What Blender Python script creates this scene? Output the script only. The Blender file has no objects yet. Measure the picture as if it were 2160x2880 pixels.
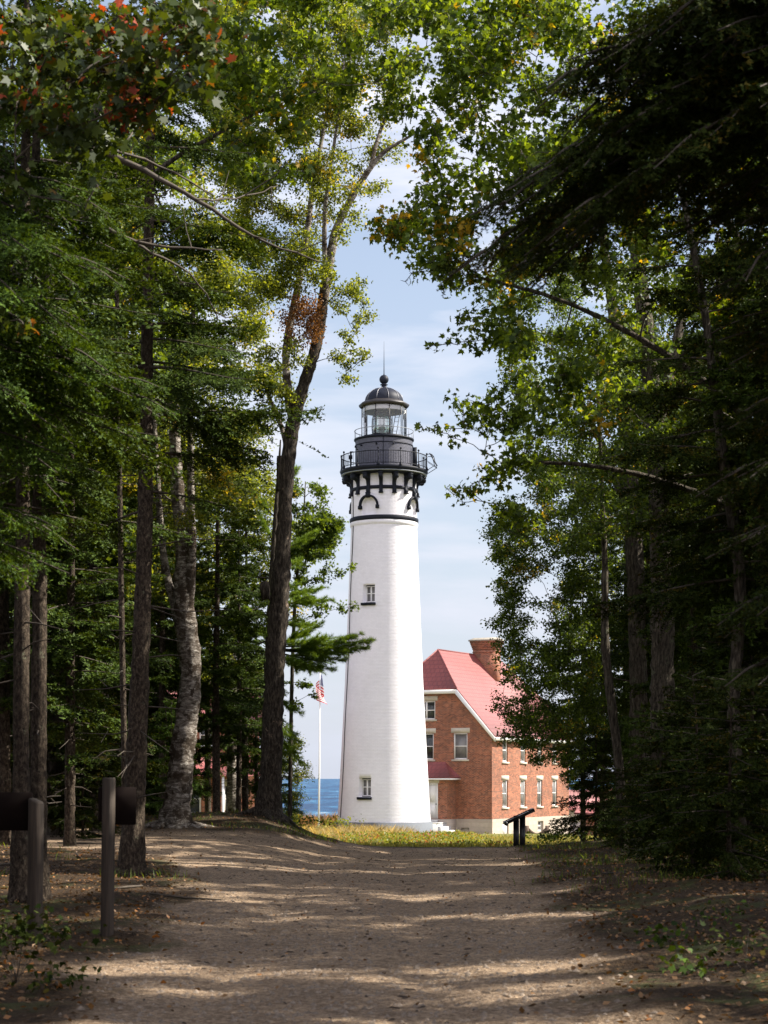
import bpy, math, random
import numpy as np
from mathutils import Vector, Matrix

# ------------------------------------------------------------------ camera, sky, sun, exposure
S = bpy.context.scene
C = S.collection
F = 5200.0                 # focal length in pixels of the 2160x2880 photograph
HX, HY = 1080.0, 2189.0    # principal column, horizon row
EYE = 1.55
cam_data = bpy.data.cameras.new("camera")
cam = bpy.data.objects.new("camera", cam_data)
C.objects.link(cam)
cam.location = (0, 0, EYE)
cam.rotation_euler = (math.radians(90), 0, 0)
cam_data.sensor_fit = 'VERTICAL'
cam_data.sensor_height = 36.0
cam_data.sensor_width = 27.0
cam_data.lens = 36.0 * F / 2880.0
cam_data.shift_y = (HY - 1440.0) / 2880.0
cam_data.clip_start = 0.3
cam_data.clip_end = 60000.0
cam_data.dof.use_dof = True
cam_data.dof.focus_distance = 95.0
cam_data.dof.aperture_fstop = 5.6
S.camera = cam

SUN_AZ, SUN_EL = math.radians(9.0), math.radians(42.0)     # azimuth from +X towards +Y
world = bpy.data.worlds.new("World"); S.world = world
world.use_nodes = True
wt = world.node_tree; wt.nodes.clear()
def wn(t, **kw):
    n = wt.nodes.new(t)
    for k, v in kw.items(): setattr(n, k, v)
    return n
sky = wn('ShaderNodeTexSky'); sky.sky_type = 'NISHITA'; sky.sun_disc = False
sky.sun_elevation = SUN_EL; sky.sun_rotation = math.pi/2 - SUN_AZ
sky.air_density = 1.1; sky.dust_density = 0.6; sky.ozone_density = 2.5
tcd = wn('ShaderNodeTexCoord')
mp = wn('ShaderNodeMapping'); mp.inputs['Scale'].default_value = (3.0, 3.0, 13.0)
wt.links.new(tcd.outputs['Generated'], mp.inputs['Vector'])
cn = wn('ShaderNodeTexNoise'); cn.inputs['Scale'].default_value = 2.0
cn.inputs['Detail'].default_value = 7; cn.inputs['Roughness'].default_value = 0.52
cn.inputs['Distortion'].default_value = 0.35
wt.links.new(mp.outputs[0], cn.inputs['Vector'])
cr = wn('ShaderNodeValToRGB'); cr.color_ramp.elements[0].position = 0.46; cr.color_ramp.elements[1].position = 0.68
cr.color_ramp.elements[0].color = (0.26, 0.26, 0.26, 1); cr.color_ramp.elements[1].color = (0.95, 0.95, 0.95, 1)
wt.links.new(cn.outputs['Fac'], cr.inputs['Fac'])
cmix = wn('ShaderNodeMixRGB'); cmix.inputs['Color2'].default_value = (7.0, 7.0, 7.6, 1)
wt.links.new(cr.outputs['Color'], cmix.inputs['Fac']); wt.links.new(sky.outputs['Color'], cmix.inputs['Color1'])
# paler, bluer air towards the horizon
sx_ = wn('ShaderNodeSeparateXYZ'); wt.links.new(tcd.outputs['Generated'], sx_.inputs[0])
mr = wn('ShaderNodeMapRange'); mr.inputs['From Min'].default_value = 0.0; mr.inputs['From Max'].default_value = 0.29
mr.inputs['To Min'].default_value = 0.9; mr.inputs['To Max'].default_value = 0.0; mr.clamp = True
wt.links.new(sx_.outputs['Z'], mr.inputs['Value'])
hmix = wn('ShaderNodeMixRGB'); hmix.inputs['Color2'].default_value = (4.45, 4.75, 5.6, 1)
wt.links.new(mr.outputs[0], hmix.inputs['Fac']); wt.links.new(cmix.outputs['Color'], hmix.inputs['Color1'])
# added fill: southern sky behind the camera brightened to lift the tower's shade
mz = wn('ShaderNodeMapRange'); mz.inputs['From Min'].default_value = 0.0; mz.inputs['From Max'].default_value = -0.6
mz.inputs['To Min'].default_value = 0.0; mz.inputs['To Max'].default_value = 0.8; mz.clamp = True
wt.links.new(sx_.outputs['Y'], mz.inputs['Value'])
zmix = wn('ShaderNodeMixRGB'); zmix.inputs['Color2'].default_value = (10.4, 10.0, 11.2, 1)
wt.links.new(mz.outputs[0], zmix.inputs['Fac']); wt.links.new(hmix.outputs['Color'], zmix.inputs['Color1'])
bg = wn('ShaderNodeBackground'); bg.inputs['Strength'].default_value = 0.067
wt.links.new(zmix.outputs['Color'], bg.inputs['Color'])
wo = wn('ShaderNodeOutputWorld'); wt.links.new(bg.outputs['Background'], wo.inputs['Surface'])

sun_data = bpy.data.lights.new("sun", 'SUN'); sun_data.energy = 5.0; sun_data.angle = math.radians(0.53)
sun_data.color = (1.0, 0.93, 0.82)
sun = bpy.data.objects.new("sun", sun_data); C.objects.link(sun)
sd = Vector((math.cos(SUN_EL)*math.cos(SUN_AZ), math.cos(SUN_EL)*math.sin(SUN_AZ), math.sin(SUN_EL)))
sun.rotation_euler = sd.to_track_quat('Z', 'Y').to_euler()
sun.location = (60, 20, 60)

S.view_settings.view_transform = 'Standard'; S.view_settings.look = 'None'
S.view_settings.exposure = 1.22; S.view_settings.gamma = 1.0
S.render.engine = 'CYCLES'
S.cycles.max_bounces = 6; S.cycles.diffuse_bounces = 3; S.cycles.glossy_bounces = 2
S.cycles.transmission_bounces = 4; S.cycles.transparent_max_bounces = 10
S.cycles.caustics_reflective = False; S.cycles.caustics_refractive = False

def P(px, py, Y):          # pixel of the photograph + distance -> world point
    return np.array([(px-HX)/F*Y, Y, EYE-(py-HY)/F*Y])
KD = 1.302
def D(dx, dy, Y): return P(dx*KD, dy*KD, Y)

# ------------------------------------------------------------------ mesh building helpers
class MB:
    """collects vertices and faces and links them as ONE mesh object"""
    def __init__(s): s.v = []; s.f = []; s.n = 0
    def add(s, v, f):
        v = np.asarray(v, dtype=np.float64).reshape(-1, 3)
        if isinstance(f, np.ndarray): s.f.append(f + s.n)
        else:
            by = {}
            for q in f: by.setdefault(len(q), []).append(q)
            for k in by: s.f.append(np.asarray(by[k], dtype=np.int64) + s.n)
        s.v.append(v); s.n += len(v); return s
    def box(s, x0, x1, y0, y1, z0, z1, M=None):
        v = np.array([(x, y, z) for x in (x0, x1) for y in (y0, y1) for z in (z0, z1)], float)
        if M is not None: v = M(v)
        return s.add(v, [(0,1,3,2),(4,6,7,5),(0,4,5,1),(2,3,7,6),(0,2,6,4),(1,5,7,3)])
    def lathe(s, prof, seg=64, cx=0, cy=0, a0=0.0, closed_top=False, closed_bot=False):
        n = len(prof); a = a0 + np.arange(seg)*2*math.pi/seg
        r = np.array([p[0] for p in prof]); z = np.array([p[1] for p in prof])
        v = np.stack([cx + np.outer(r, np.sin(a)), cy - np.outer(r, np.cos(a)), np.repeat(z[:,None], seg, 1)], -1).reshape(-1, 3)
        i = np.arange(n-1)[:,None]*seg; j = np.arange(seg)[None,:]; j2 = (j+1) % seg
        f = np.stack([i+j, i+j2, i+seg+j2, i+seg+j], -1).reshape(-1, 4)
        s.add(v, f)
        if closed_top: s.f.append(np.array([[s.n-seg+k for k in range(seg)]]))
        if closed_bot: s.f.append(np.array([[s.n-n*seg+k for k in range(seg)][::-1]]))
        return s
    def tube(s, pts, rad, sides=8, cap=True, wob=0.0, rng=None):
        p = np.asarray(pts, float); n = len(p)
        rad = np.broadcast_to(np.asarray(rad, float), (n,))
        t = np.gradient(p, axis=0); t /= np.linalg.norm(t, axis=1)[:,None] + 1e-9
        up = np.array([0.0, 0.0, 1.0]) if abs(t[0][2]) < 0.9 else np.array([1.0, 0.0, 0.0])
        u = np.cross(up, t[0]); u /= np.linalg.norm(u) + 1e-9
        us = []
        for k in range(n):
            u = u - t[k]*np.dot(u, t[k]); u /= np.linalg.norm(u) + 1e-9; us.append(u.copy())
        us = np.array(us); w = np.cross(t, us)
        a = np.arange(sides)*2*math.pi/sides
        R = np.repeat(rad[:,None], sides, 1)
        if wob: R = R*(1 + wob*(rng.random((n, sides)) - 0.5))
        v = p[:,None,:] + R[:,:,None]*(np.cos(a)[None,:,None]*us[:,None,:] + np.sin(a)[None,:,None]*w[:,None,:])
        i = np.arange(n-1)[:,None]*sides; j = np.arange(sides)[None,:]; j2 = (j+1) % sides
        f = np.stack([i+j, i+j2, i+sides+j2, i+sides+j], -1).reshape(-1, 4)
        s.add(v.reshape(-1, 3), f)
        if cap:
            s.f.append(np.array([[s.n-n*sides+k for k in range(sides)][::-1]]))
            s.f.append(np.array([[s.n-sides+k for k in range(sides)]]))
        return s
    def prism(s, poly, M0, M1):
        """poly: list of 2d points; M0/M1 map (N,2) to (N,3) for the two caps"""
        p = np.asarray(poly, float); n = len(p)
        s.add(np.concatenate([M0(p), M1(p)]), [tuple(range(n))[::-1], tuple(range(n, 2*n))] + [(k, (k+1) % n, n+(k+1) % n, n+k) for k in range(n)])
        return s
    def build(s, name, mat, parent=None, origin=(0, 0, 0), smooth=False, uv=None):
        V = np.concatenate(s.v) - np.asarray(origin, float)
        fs = [f for f in s.f if len(f)]
        nl = sum(f.size for f in fs); nf = sum(len(f) for f in fs)
        me = bpy.data.meshes.new(name)
        me.vertices.add(len(V)); me.vertices.foreach_set('co', V.astype(np.float32).ravel())
        me.loops.add(nl); me.polygons.add(nf)
        li = np.concatenate([f.ravel() for f in fs]).astype(np.int32)
        tot = np.concatenate([np.full(len(f), f.shape[1]) for f in fs]).astype(np.int32)
        st = np.concatenate([[0], np.cumsum(tot)[:-1]]).astype(np.int32)
        me.loops.foreach_set('vertex_index', li)
        me.polygons.foreach_set('loop_start', st); me.polygons.foreach_set('loop_total', tot)
        if smooth: me.polygons.foreach_set('use_smooth', np.ones(nf, dtype=bool))
        me.update(calc_edges=True)
        if uv is not None:
            l = me.uv_layers.new(name='UVMap'); W = V + np.asarray(origin, float)
            l.data.foreach_set('uv', uv(W)[li].astype(np.float32).ravel())
        if mat: me.materials.append(mat)
        o = bpy.data.objects.new(name, me); C.objects.link(o)
        if parent: o.parent = parent
        else: o.location = origin
        return o

def tag(o, label=None, cat=None, group=None, kind=None):
    if label: o['label'] = label
    if cat: o['category'] = cat
    if group: o['group'] = group
    if kind: o['kind'] = kind
    return o
def thing(name, label, cat, loc=(0, 0, 0), group=None):
    o = bpy.data.objects.new(name, None); C.objects.link(o); o.location = loc
    o.empty_display_size = 0.2
    return tag(o, label, cat, group)
def clone(root, loc=None, rz=None, sc=None, label=None, group=None):
    r = root.copy(); C.objects.link(r)
    for ch in list(root.children):
        c = ch.copy(); C.objects.link(c); c.parent = r
        for g in list(ch.children):
            d = g.copy(); C.objects.link(d); d.parent = c
    if loc is not None: r.location = loc
    if rz is not None: r.rotation_euler = (0, 0, rz)
    if sc is not None: r.scale = (sc, sc, sc)
    if label: r['label'] = label
    if group: r['group'] = group
    return r
def smooth01(a, b, x):
    t = np.clip((np.asarray(x, float)-a)/(b-a), 0, 1); return t*t*(3-2*t)

# ------------------------------------------------------------------ materials
def new_mat(name):
    m = bpy.data.materials.new(name); m.use_nodes = True
    nt = m.node_tree; nt.nodes.clear()
    out = nt.nodes.new('ShaderNodeOutputMaterial')
    return m, nt, out
def N(nt, t, ins=None, **kw):
    n = nt.nodes.new(t)
    for k, v in kw.items(): setattr(n, k, v)
    for k, v in (ins or {}).items():
        s_ = n.inputs[k]
        if isinstance(v, bpy.types.NodeSocket): nt.links.new(v, s_)
        elif isinstance(v, (tuple, list)) and len(v) == 3 and s_.type == 'RGBA': s_.default_value = (*v, 1)
        else: s_.default_value = v
    return n
def ramp(nt, fac, stops):
    n = nt.nodes.new('ShaderNodeValToRGB'); e = n.color_ramp.elements
    while len(e) < len(stops): e.new(0.5)
    for k, (p, c) in enumerate(stops):
        e[k].position = p; e[k].color = (*c, 1) if len(c) == 3 else c
    nt.links.new(fac, n.inputs[0]); return n.outputs[0]
def plain(name, col, rough=0.6, metal=0.0, vary=0.12, scale=3.0, bump=0.0, bscale=40.0, spec=0.5):
    m, nt, out = new_mat(name)
    tc = N(nt, 'ShaderNodeTexCoord')
    no = N(nt, 'ShaderNodeTexNoise', {'Vector': tc.outputs['Object'], 'Scale': scale, 'Detail': 6.0, 'Roughness': 0.6})
    lo = tuple(c*(1-vary) for c in col); hi = tuple(min(1, c*(1+vary)) for c in col)
    c = ramp(nt, no.outputs['Fac'], [(0.3, lo), (0.7, hi)])
    b = N(nt, 'ShaderNodeBsdfPrincipled', {'Base Color': c, 'Roughness': rough, 'Metallic': metal, 'Specular IOR Level': spec})
    if bump:
        n2 = N(nt, 'ShaderNodeTexNoise', {'Vector': tc.outputs['Object'], 'Scale': bscale, 'Detail': 4.0})
        bp = N(nt, 'ShaderNodeBump', {'Height': n2.outputs['Fac'], 'Strength': bump, 'Distance': 0.02})
        nt.links.new(bp.outputs[0], b.inputs['Normal'])
    nt.links.new(b.outputs[0], out.inputs[0]); return m

def brick_mat(name, c1, c2, mortar, bw=0.215, bh=0.075, ms=0.012, rough=0.8, bump=0.5, dist=0.01, stain=0.25, mottle=(0.5, 1.4)):
    m, nt, out = new_mat(name)
    uv = N(nt, 'ShaderNodeUVMap')
    tc = N(nt, 'ShaderNodeTexCoord')
    br = N(nt, 'ShaderNodeTexBrick', {'Vector': uv.outputs[0], 'Color1': c1, 'Color2': c2, 'Mortar': mortar, 'Scale': 1.0,
           'Mortar Size': ms, 'Mortar Smooth': 0.3, 'Bias': 0.0, 'Brick Width': bw, 'Row Height': bh})
    n1 = N(nt, 'ShaderNodeTexNoise', {'Vector': uv.outputs[0], 'Scale': 3.2, 'Detail': 9.0, 'Roughness': 0.75})
    g = ramp(nt, n1.outputs['Fac'], [(0.3, (mottle[0],)*3), (0.7, (mottle[1],)*3)])
    mx = N(nt, 'ShaderNodeMixRGB', {'Fac': 0.75, 'Color1': br.outputs['Color'], 'Color2': g}, blend_type='MULTIPLY')
    n2 = N(nt, 'ShaderNodeTexNoise', {'Vector': tc.outputs['Object'], 'Scale': 0.55, 'Detail': 5.0, 'Roughness': 0.6})
    g2 = ramp(nt, n2.outputs['Fac'], [(0.35, (1-stain,)*3), (0.6, (1.0,)*3)])
    mx2 = N(nt, 'ShaderNodeMixRGB', {'Fac': 1.0, 'Color1': mx.outputs[0], 'Color2': g2}, blend_type='MULTIPLY')
    b = N(nt, 'ShaderNodeBsdfPrincipled', {'Base Color': mx2.outputs[0], 'Roughness': rough})
    add = N(nt, 'ShaderNodeMath', {0: br.outputs['Fac'], 1: -1.0}, operation='MULTIPLY')
    add2 = N(nt, 'ShaderNodeMath', {0: n1.outputs['Fac'], 1: add.outputs[0]}, operation='ADD')
    bp = N(nt, 'ShaderNodeBump', {'Height': add2.outputs[0], 'Strength': bump, 'Distance': dist})
    nt.links.new(bp.outputs[0], b.inputs['Normal'])
    nt.links.new(b.outputs[0], out.inputs[0]); return m

M = {}
M['tower_white'] = brick_mat('white_painted_brick', (0.86,0.84,0.88), (0.83,0.81,0.85), (0.80,0.78,0.82), 0.22, 0.08, 0.008, 0.75, 1.0, 0.018, 0.06, (0.92, 1.05))
M['drum_grey'] = brick_mat('grey_painted_brick', (0.10,0.102,0.135), (0.085,0.087,0.115), (0.085,0.087,0.115), 0.22, 0.08, 0.008, 0.6, 1.0, 0.03, 0.1, (0.85, 1.1))
M['brick'] = brick_mat('red_brick', (0.40,0.115,0.05), (0.15,0.042,0.022), (0.38,0.25,0.17), stain=0.25, ms=0.010)
M['sandstone'] = brick_mat('cut_sandstone', (0.50,0.42,0.34), (0.42,0.35,0.29), (0.36,0.31,0.26), 0.7, 0.3, 0.008, 0.85, 0.4, 0.01, 0.15, (0.8, 1.15))
M['plinth_grey'] = brick_mat('grey_plinth', (0.125,0.14,0.16), (0.115,0.128,0.148), (0.10,0.11,0.13), 0.9, 0.33, 0.006, 0.8, 0.3, 0.008, 0.15, (0.85, 1.1))
M['black_iron'] = plain('black_painted_iron', (0.008,0.010,0.016), 0.55, 0.0, 0.25, spec=0.15)
M['dome'] = plain('dark_dome_metal', (0.012,0.015,0.026), 0.55, 0.0, 0.3, 2.0, spec=0.2)
M['dome_seam'] = plain('pale_dome_seam', (0.30,0.30,0.32), 0.4, 0.3, 0.3)
M['iron_brown'] = plain('brown_black_iron', (0.022,0.018,0.018), 0.5)
M['grey_metal'] = plain('slate_grey_metal', (0.20,0.22,0.25), 0.5, 0.1)
M['white_paint'] = plain('white_paint', (0.80,0.79,0.77), 0.55, vary=0.05)
M['cream_stone'] = plain('limestone', (0.50,0.45,0.37), 0.85, vary=0.15, bump=0.2)
M['concrete'] = plain('pale_concrete', (0.60,0.59,0.57), 0.85, vary=0.1, bump=0.2)
M['ceiling_white'] = plain('lantern_ceiling', (0.70,0.68,0.65), 0.8, vary=0.04)
M['pole_white'] = plain('white_pole', (0.78,0.78,0.78), 0.35, vary=0.03)
M['panel_black'] = plain('black_panel', (0.012,0.013,0.016), 0.35, spec=0.6)
M['panel_face'] = plain('panel_face', (0.10,0.13,0.19), 0.25, vary=0.2)
M['rock'] = plain('trough_wood', (0.12,0.085,0.06), 0.9, vary=0.3)

def glass_dark(name, col, rough=0.06):
    m, nt, out = new_mat(name)
    tc = N(nt, 'ShaderNodeTexCoord')
    no = N(nt, 'ShaderNodeTexNoise', {'Vector': tc.outputs['Object'], 'Scale': 1.3, 'Detail': 3.0})
    c = ramp(nt, no.outputs['Fac'], [(0.35, tuple(k*0.6 for k in col)), (0.65, tuple(k*1.3 for k in col))])
    b = N(nt, 'ShaderNodeBsdfPrincipled', {'Base Color': c, 'Roughness': rough, 'Specular IOR Level': 0.5})
    nt.links.new(b.outputs[0], out.inputs[0]); return m
M['pane_dark'] = glass_dark('window_glass_dark', (0.03,0.035,0.035))
M['pane_blind'] = glass_dark('window_glass_over_blind', (0.16,0.155,0.15), 0.25)
def clear_glass(name, tint, ref=0.12):
    m, nt, out = new_mat(name)
    tr = N(nt, 'ShaderNodeBsdfTransparent', {'Color': (*tint, 1)})
    gl = N(nt, 'ShaderNodeBsdfGlossy', {'Color': (1, 1, 1, 1), 'Roughness': 0.03})
    lw = N(nt, 'ShaderNodeLayerWeight', {'Blend': 0.25})
    ad = N(nt, 'ShaderNodeMath', {0: lw.outputs['Fresnel'], 1: ref*0.3}, operation='ADD')
    mx = N(nt, 'ShaderNodeMixShader', {0: ad.outputs[0], 1: tr.outputs[0], 2: gl.outputs[0]})
    nt.links.new(mx.outputs[0], out.inputs[0]); return m
M['lantern_glass'] = clear_glass('lantern_glass', (0.98, 0.99, 0.99))
M['lens_glass'] = clear_glass('lens_glass', (0.55, 0.68, 0.62), 0.9)

def shingle_mat(name, c1, c2, line, bw, bh):
    m, nt, out = new_mat(name)
    uv = N(nt, 'ShaderNodeUVMap')
    br = N(nt, 'ShaderNodeTexBrick', {'Vector': uv.outputs[0], 'Color1': c1, 'Color2': c2, 'Mortar': line, 'Scale': 1.0,
           'Mortar Size': 0.03, 'Mortar Smooth': 0.6, 'Bias': 0.0, 'Brick Width': bw, 'Row Height': bh})
    b = N(nt, 'ShaderNodeBsdfPrincipled', {'Base Color': br.outputs['Color'], 'Roughness': 0.7, 'Specular IOR Level': 0.6, 'Coat Weight': 0.5, 'Coat Roughness': 0.75})
    inv = N(nt, 'ShaderNodeMath', {0: br.outputs['Fac'], 1: -1.0}, operation='MULTIPLY')
    bp = N(nt, 'ShaderNodeBump', {'Height': inv.outputs[0], 'Strength': 0.7, 'Distance': 0.03})
    nt.links.new(bp.outputs[0], b.inputs['Normal'])
    nt.links.new(b.outputs[0], out.inputs[0]); return m
M['roof_red'] = shingle_mat('red_metal_shingles', (0.26,0.055,0.05), (0.22,0.045,0.042), (0.17,0.03,0.033), 0.33, 0.36)
# ------------------------------------------------------------------ lighthouse
TX, TY, PM = 0.0, 107.0, 48.6
def zt(sy): return EYE - (sy - HY)/F*TY          # silhouette row -> height
def rt(px): return px/PM
LZ = -1.85
light = thing('lighthouse', 'tall white brick lighthouse tower with black bracketed gallery and glazed lantern', 'lighthouse', (TX, TY, LZ))
LO = (TX, TY, LZ)
def lb(mb, name, mat, parent=light, **kw):
    o = mb.build(name, mat, parent, origin=LO, **kw)
    return o
def ring(phi, r, z):   # point on tower circle, phi from the side facing the camera, + to the right
    return np.array([TX + r*math.sin(phi), TY - r*math.cos(phi), z])
def ringM(phi, r0):    # local frame: (tangent, outward, z)
    er = np.array([math.sin(phi), -math.cos(phi), 0]); et = np.array([math.cos(phi), math.sin(phi), 0])
    c0 = np.array([TX, TY, 0.0]) + er*r0
    return lambda v: c0 + v[:,0:1]*et + v[:,1:2]*er + v[:,2:3]*np.array([0, 0, 1.0])
prof = [(2311, 131), (2123, 120.5), (1930, 110.5), (1715, 101.5), (1500, 93.0), (1474, 92.6), (1338, 92.0)]
pz = np.array([zt(a) for a, _ in prof]); pr = np.array([rt(b) for _, b in prof])
def tower_r(z): return np.interp(z, pz, pr)
wins = [(math.radians(-25), 0.62, 0.50, 1.56, 0.42), (math.radians(-25.2), 0.62, 11.55, 12.58, 0.42)]
niches = [math.radians(a) for a in (-27.5, 62.5, 152.5, -117.5)]
NW, NZ0, NZS = 0.46, zt(1458), zt(1433)      # niche half width, sill, spring line
phis = set(np.round(np.radians(np.arange(-180, 180, 3.0)), 5))
zs = set(np.round(np.arange(pz[0], pz[-1], 0.4), 3)); zs.add(round(float(pz[-1]), 3))
for ph, w, z0, z1, d in wins:
    rr = tower_r(z0)
    for s_ in (-1, 1):
        a = ph + s_*(w+0.14)/2/rr
        phis.update([a-0.0004, a+0.0004])
    for z in (z0, z1): zs.update([z-0.002, z+0.002])
for ph in niches:
    phis.update(np.round(ph + np.radians(np.arange(-20, 20.1, 0.5)), 5))
zs.update(np.round(np.arange(NZ0-0.1, NZS+NW+0.1, 0.04), 3))
phis = np.array(sorted(phis)); zs = np.array(sorted(z for z in zs if pz[0] <= z <= pz[-1]+1e-6))
PH, ZZ = np.meshgrid(phis, zs)
R = np.interp(ZZ, pz, pr)
for ph, w, z0, z1, d in wins:
    ins = (np.abs((PH-ph)*tower_r(z0)) < (w+0.14)/2) & (ZZ > z0) & (ZZ < z1)
    R = np.where(ins, R-d, R)
for ph in niches:
    dx = (((PH-ph+math.pi) % (2*math.pi))-math.pi)*1.91
    ins = (np.abs(dx) < NW) & (ZZ > NZ0) & ((ZZ < NZS) | (dx**2+(ZZ-NZS)**2 < NW**2))
    R = np.where(ins, R-0.16, R)
V = np.stack([TX+R*np.sin(PH), TY-R*np.cos(PH), ZZ], -1).reshape(-1, 3)
nz_, np_ = PH.shape
i = np.arange(nz_-1)[:,None]*np_; j = np.arange(np_)[None,:]; j2 = (j+1) % np_
Fq = np.stack([i+j, i+j2, i+np_+j2, i+np_+j], -1).reshape(-1, 4)
def cyl_uv(W): return np.stack([np.arctan2(W[:,0]-TX, TY-W[:,1])*2.2+10, W[:,2]], -1)
lb(MB().add(V, Fq), 'tower_wall', M['tower_white'], uv=cyl_uv)
lb(MB().lathe([(rt(137.5), -2.6), (rt(137), zt(2312)), (rt(130.5), zt(2310)), (rt(126), zt(2310))], 96, TX, TY), 'plinth', M['plinth_grey'], uv=cyl_uv)
# windows in the shaft
for ph, w, z0, z1, d in wins:
    r = tower_r((z0+z1)/2) - d + 0.03
    Mf = ringM(ph, r)
    fr = MB(); h = w/2
    fr.box(-h-0.06, h+0.06, -0.05, 0.035, z0, z0+0.05, Mf); fr.box(-h-0.06, h+0.06, -0.05, 0.035, z1-0.06, z1, Mf)
    for x in (-h-0.06, h): fr.box(x, x+0.06, -0.05, 0.035, z0+0.05, z1-0.06, Mf)
    wobj = lb(fr, 'window', M['black_iron'])
    sash = MB()
    sash.box(-h, -h+0.05, -0.03, 0.05, z0+0.05, z1-0.06, Mf); sash.box(h-0.05, h, -0.03, 0.05, z0+0.05, z1-0.06, Mf)
    sash.box(-0.035, 0.035, -0.03, 0.055, z0+0.05, z1-0.06, Mf)
    for z in (z0+0.05, (z0+z1)/2-0.0, z1-0.11):
        for a, b in ((-h+0.05, -0.035), (0.035, h-0.05)): sash.box(a, b, -0.03, 0.045, z, z+0.045, Mf)
    lb(sash, 'sash', M['white_paint'], wobj)
    lb(MB().box(-h+0.02, h-0.02, -0.04, 0.0, z0+0.06, z1-0.07, Mf), 'pane', M['pane_blind'], wobj)
    Ms = ringM(ph, tower_r(z0))
    lb(MB().box(-h-0.13, h+0.13, -0.06, 0.11, z0-0.155, z0-0.012, Ms), 'sill', M['black_iron'], wobj)
# lightning conductor cable
cab = [ring(math.radians(-67)+0.012*math.sin(z*0.9), tower_r(z)+0.03, z) for z in np.linspace(pz[0]-0.5, pz[-1]-1.0, 60)]
lb(MB().tube(cab, 0.022, 5), 'lightning_cable', M['black_iron'])
# belt course and thin line under it
zb = zt(1466)
lb(MB().lathe([(rt(92), zb-0.17), (rt(95.5), zb-0.14), (rt(97), zb-0.05), (rt(97), zb+0.07), (rt(95), zb+0.12), (rt(92), zb+0.13)], 96, TX, TY, closed_bot=False), 'belt_course', M['black_iron'], smooth=False)
zc = zt(1483)
lb(MB().lathe([(rt(92), zc-0.06), (rt(95.3), zc), (rt(95.3), zc+0.3), (rt(92), zc+0.32)], 96, TX, TY), 'white_string_course', M['tower_white'], uv=cyl_uv)
zr = zt(1383)
lb(MB().lathe([(rt(92), zr-0.1), (rt(95.5), zr-0.09), (rt(95.5), zr+0.09), (rt(92), zr+0.1)], 96, TX, TY), 'bracket_band', M['black_iron'])
# arch mouldings over the niches
for ph in niches:
    m = MB(); n = 22; ri, ro = NW+0.03, NW+0.145
    rr = 1.915
    pts = []
    for k in range(n+1):
        t = math.pi*k/n
        pts.append((math.cos(t), math.sin(t)))
    vs, fs = [], []
    def q(x, z, o): return ring(ph + x/rr, rr+o, z)
    for (cx_, sz_) in pts:
        vs += [q(ri*cx_, NZS+ri*sz_, -0.03), q(ri*cx_, NZS+ri*sz_, 0.12), q(ro*cx_, NZS+ro*sz_, 0.12), q(ro*cx_, NZS+ro*sz_, -0.03)]
    for k in range(n):
        a = 4*k; b = a+4
        fs += [(a, b, b+1, a+1), (a+1, b+1, b+2, a+2), (a+2, b+2, b+3, a+3)]
    fs += [(0,1,2,3), (4*n+3, 4*n+2, 4*n+1, 4*n)]
    m.add(vs, fs)
    for s_ in (-1, 1):
        Mm = ringM(ph + s_*(ri+ro)/2/rr, rr)
        m.box(-0.095, 0.095, -0.03, 0.145, NZS-0.20, NZS-0.003, Mm)
    Mm = ringM(ph, rr); m.box(-0.11, 0.11, 0.0, 0.165, NZS+ro-0.18, NZS+ro+0.12, Mm)
    lb(m, 'arch_moulding', M['black_iron'])
# brackets
zTop, zBot = zt(1345), zt(1397)
side = [(0, zBot), (0.13, zBot), (0.15, zBot+0.05), (0.15, zBot+0.16), (0.10, zBot+0.22), (0.09, zBot+0.45), (0.13, zBot+0.62), (0.23, zBot+0.73),
        (0.36, zBot+0.76), (0.47, zBot+0.74), (0.53, zBot+0.79), (0.56, zBot+0.90), (0.53, zBot+1.0), (0.53, zTop+0.02), (0, zTop+0.02)]
for k in range(16):
    ph = math.radians(-5+22.5*k); Mb = ringM(ph, rt(92)-0.01)
    m = MB()
    m.prism(side, lambda p, Mb=Mb: Mb(np.stack([np.full(len(p), -0.105), p[:,0], p[:,1]], -1)), lambda p, Mb=Mb: Mb(np.stack([np.full(len(p), 0.105), p[:,0], p[:,1]], -1)))
    m.box(-0.125, 0.125, 0.0, 0.19, zBot-0.07, zBot-0.003, Mb); m.box(-0.13, 0.13, 0.0, 0.56, zTop-0.06, zTop-0.0, Mb)
    lb(m, 'bracket', M['black_iron'])
# gallery deck
zd = zt(1326)
lb(MB().lathe([(rt(90), zTop+0.0), (rt(113), zTop+0.0), (rt(114), zTop+0.06), (rt(118), zTop+0.1), (rt(119), zTop+0.17), (rt(122), zTop+0.22), (rt(123.5), zTop+0.28),
        (rt(123.5), zd-0.02), (rt(122), zd), (rt(80), zd+0.02)], 128, TX, TY), 'gallery_deck', M['black_iron'])
lb(MB().lathe([(rt(114.5), zTop+0.075), (rt(120.8), zTop+0.105), (rt(121.2), zTop+0.135), (rt(118), zTop+0.15)], 128, TX, TY), 'deck_moulding', M['grey_metal'])
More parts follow.
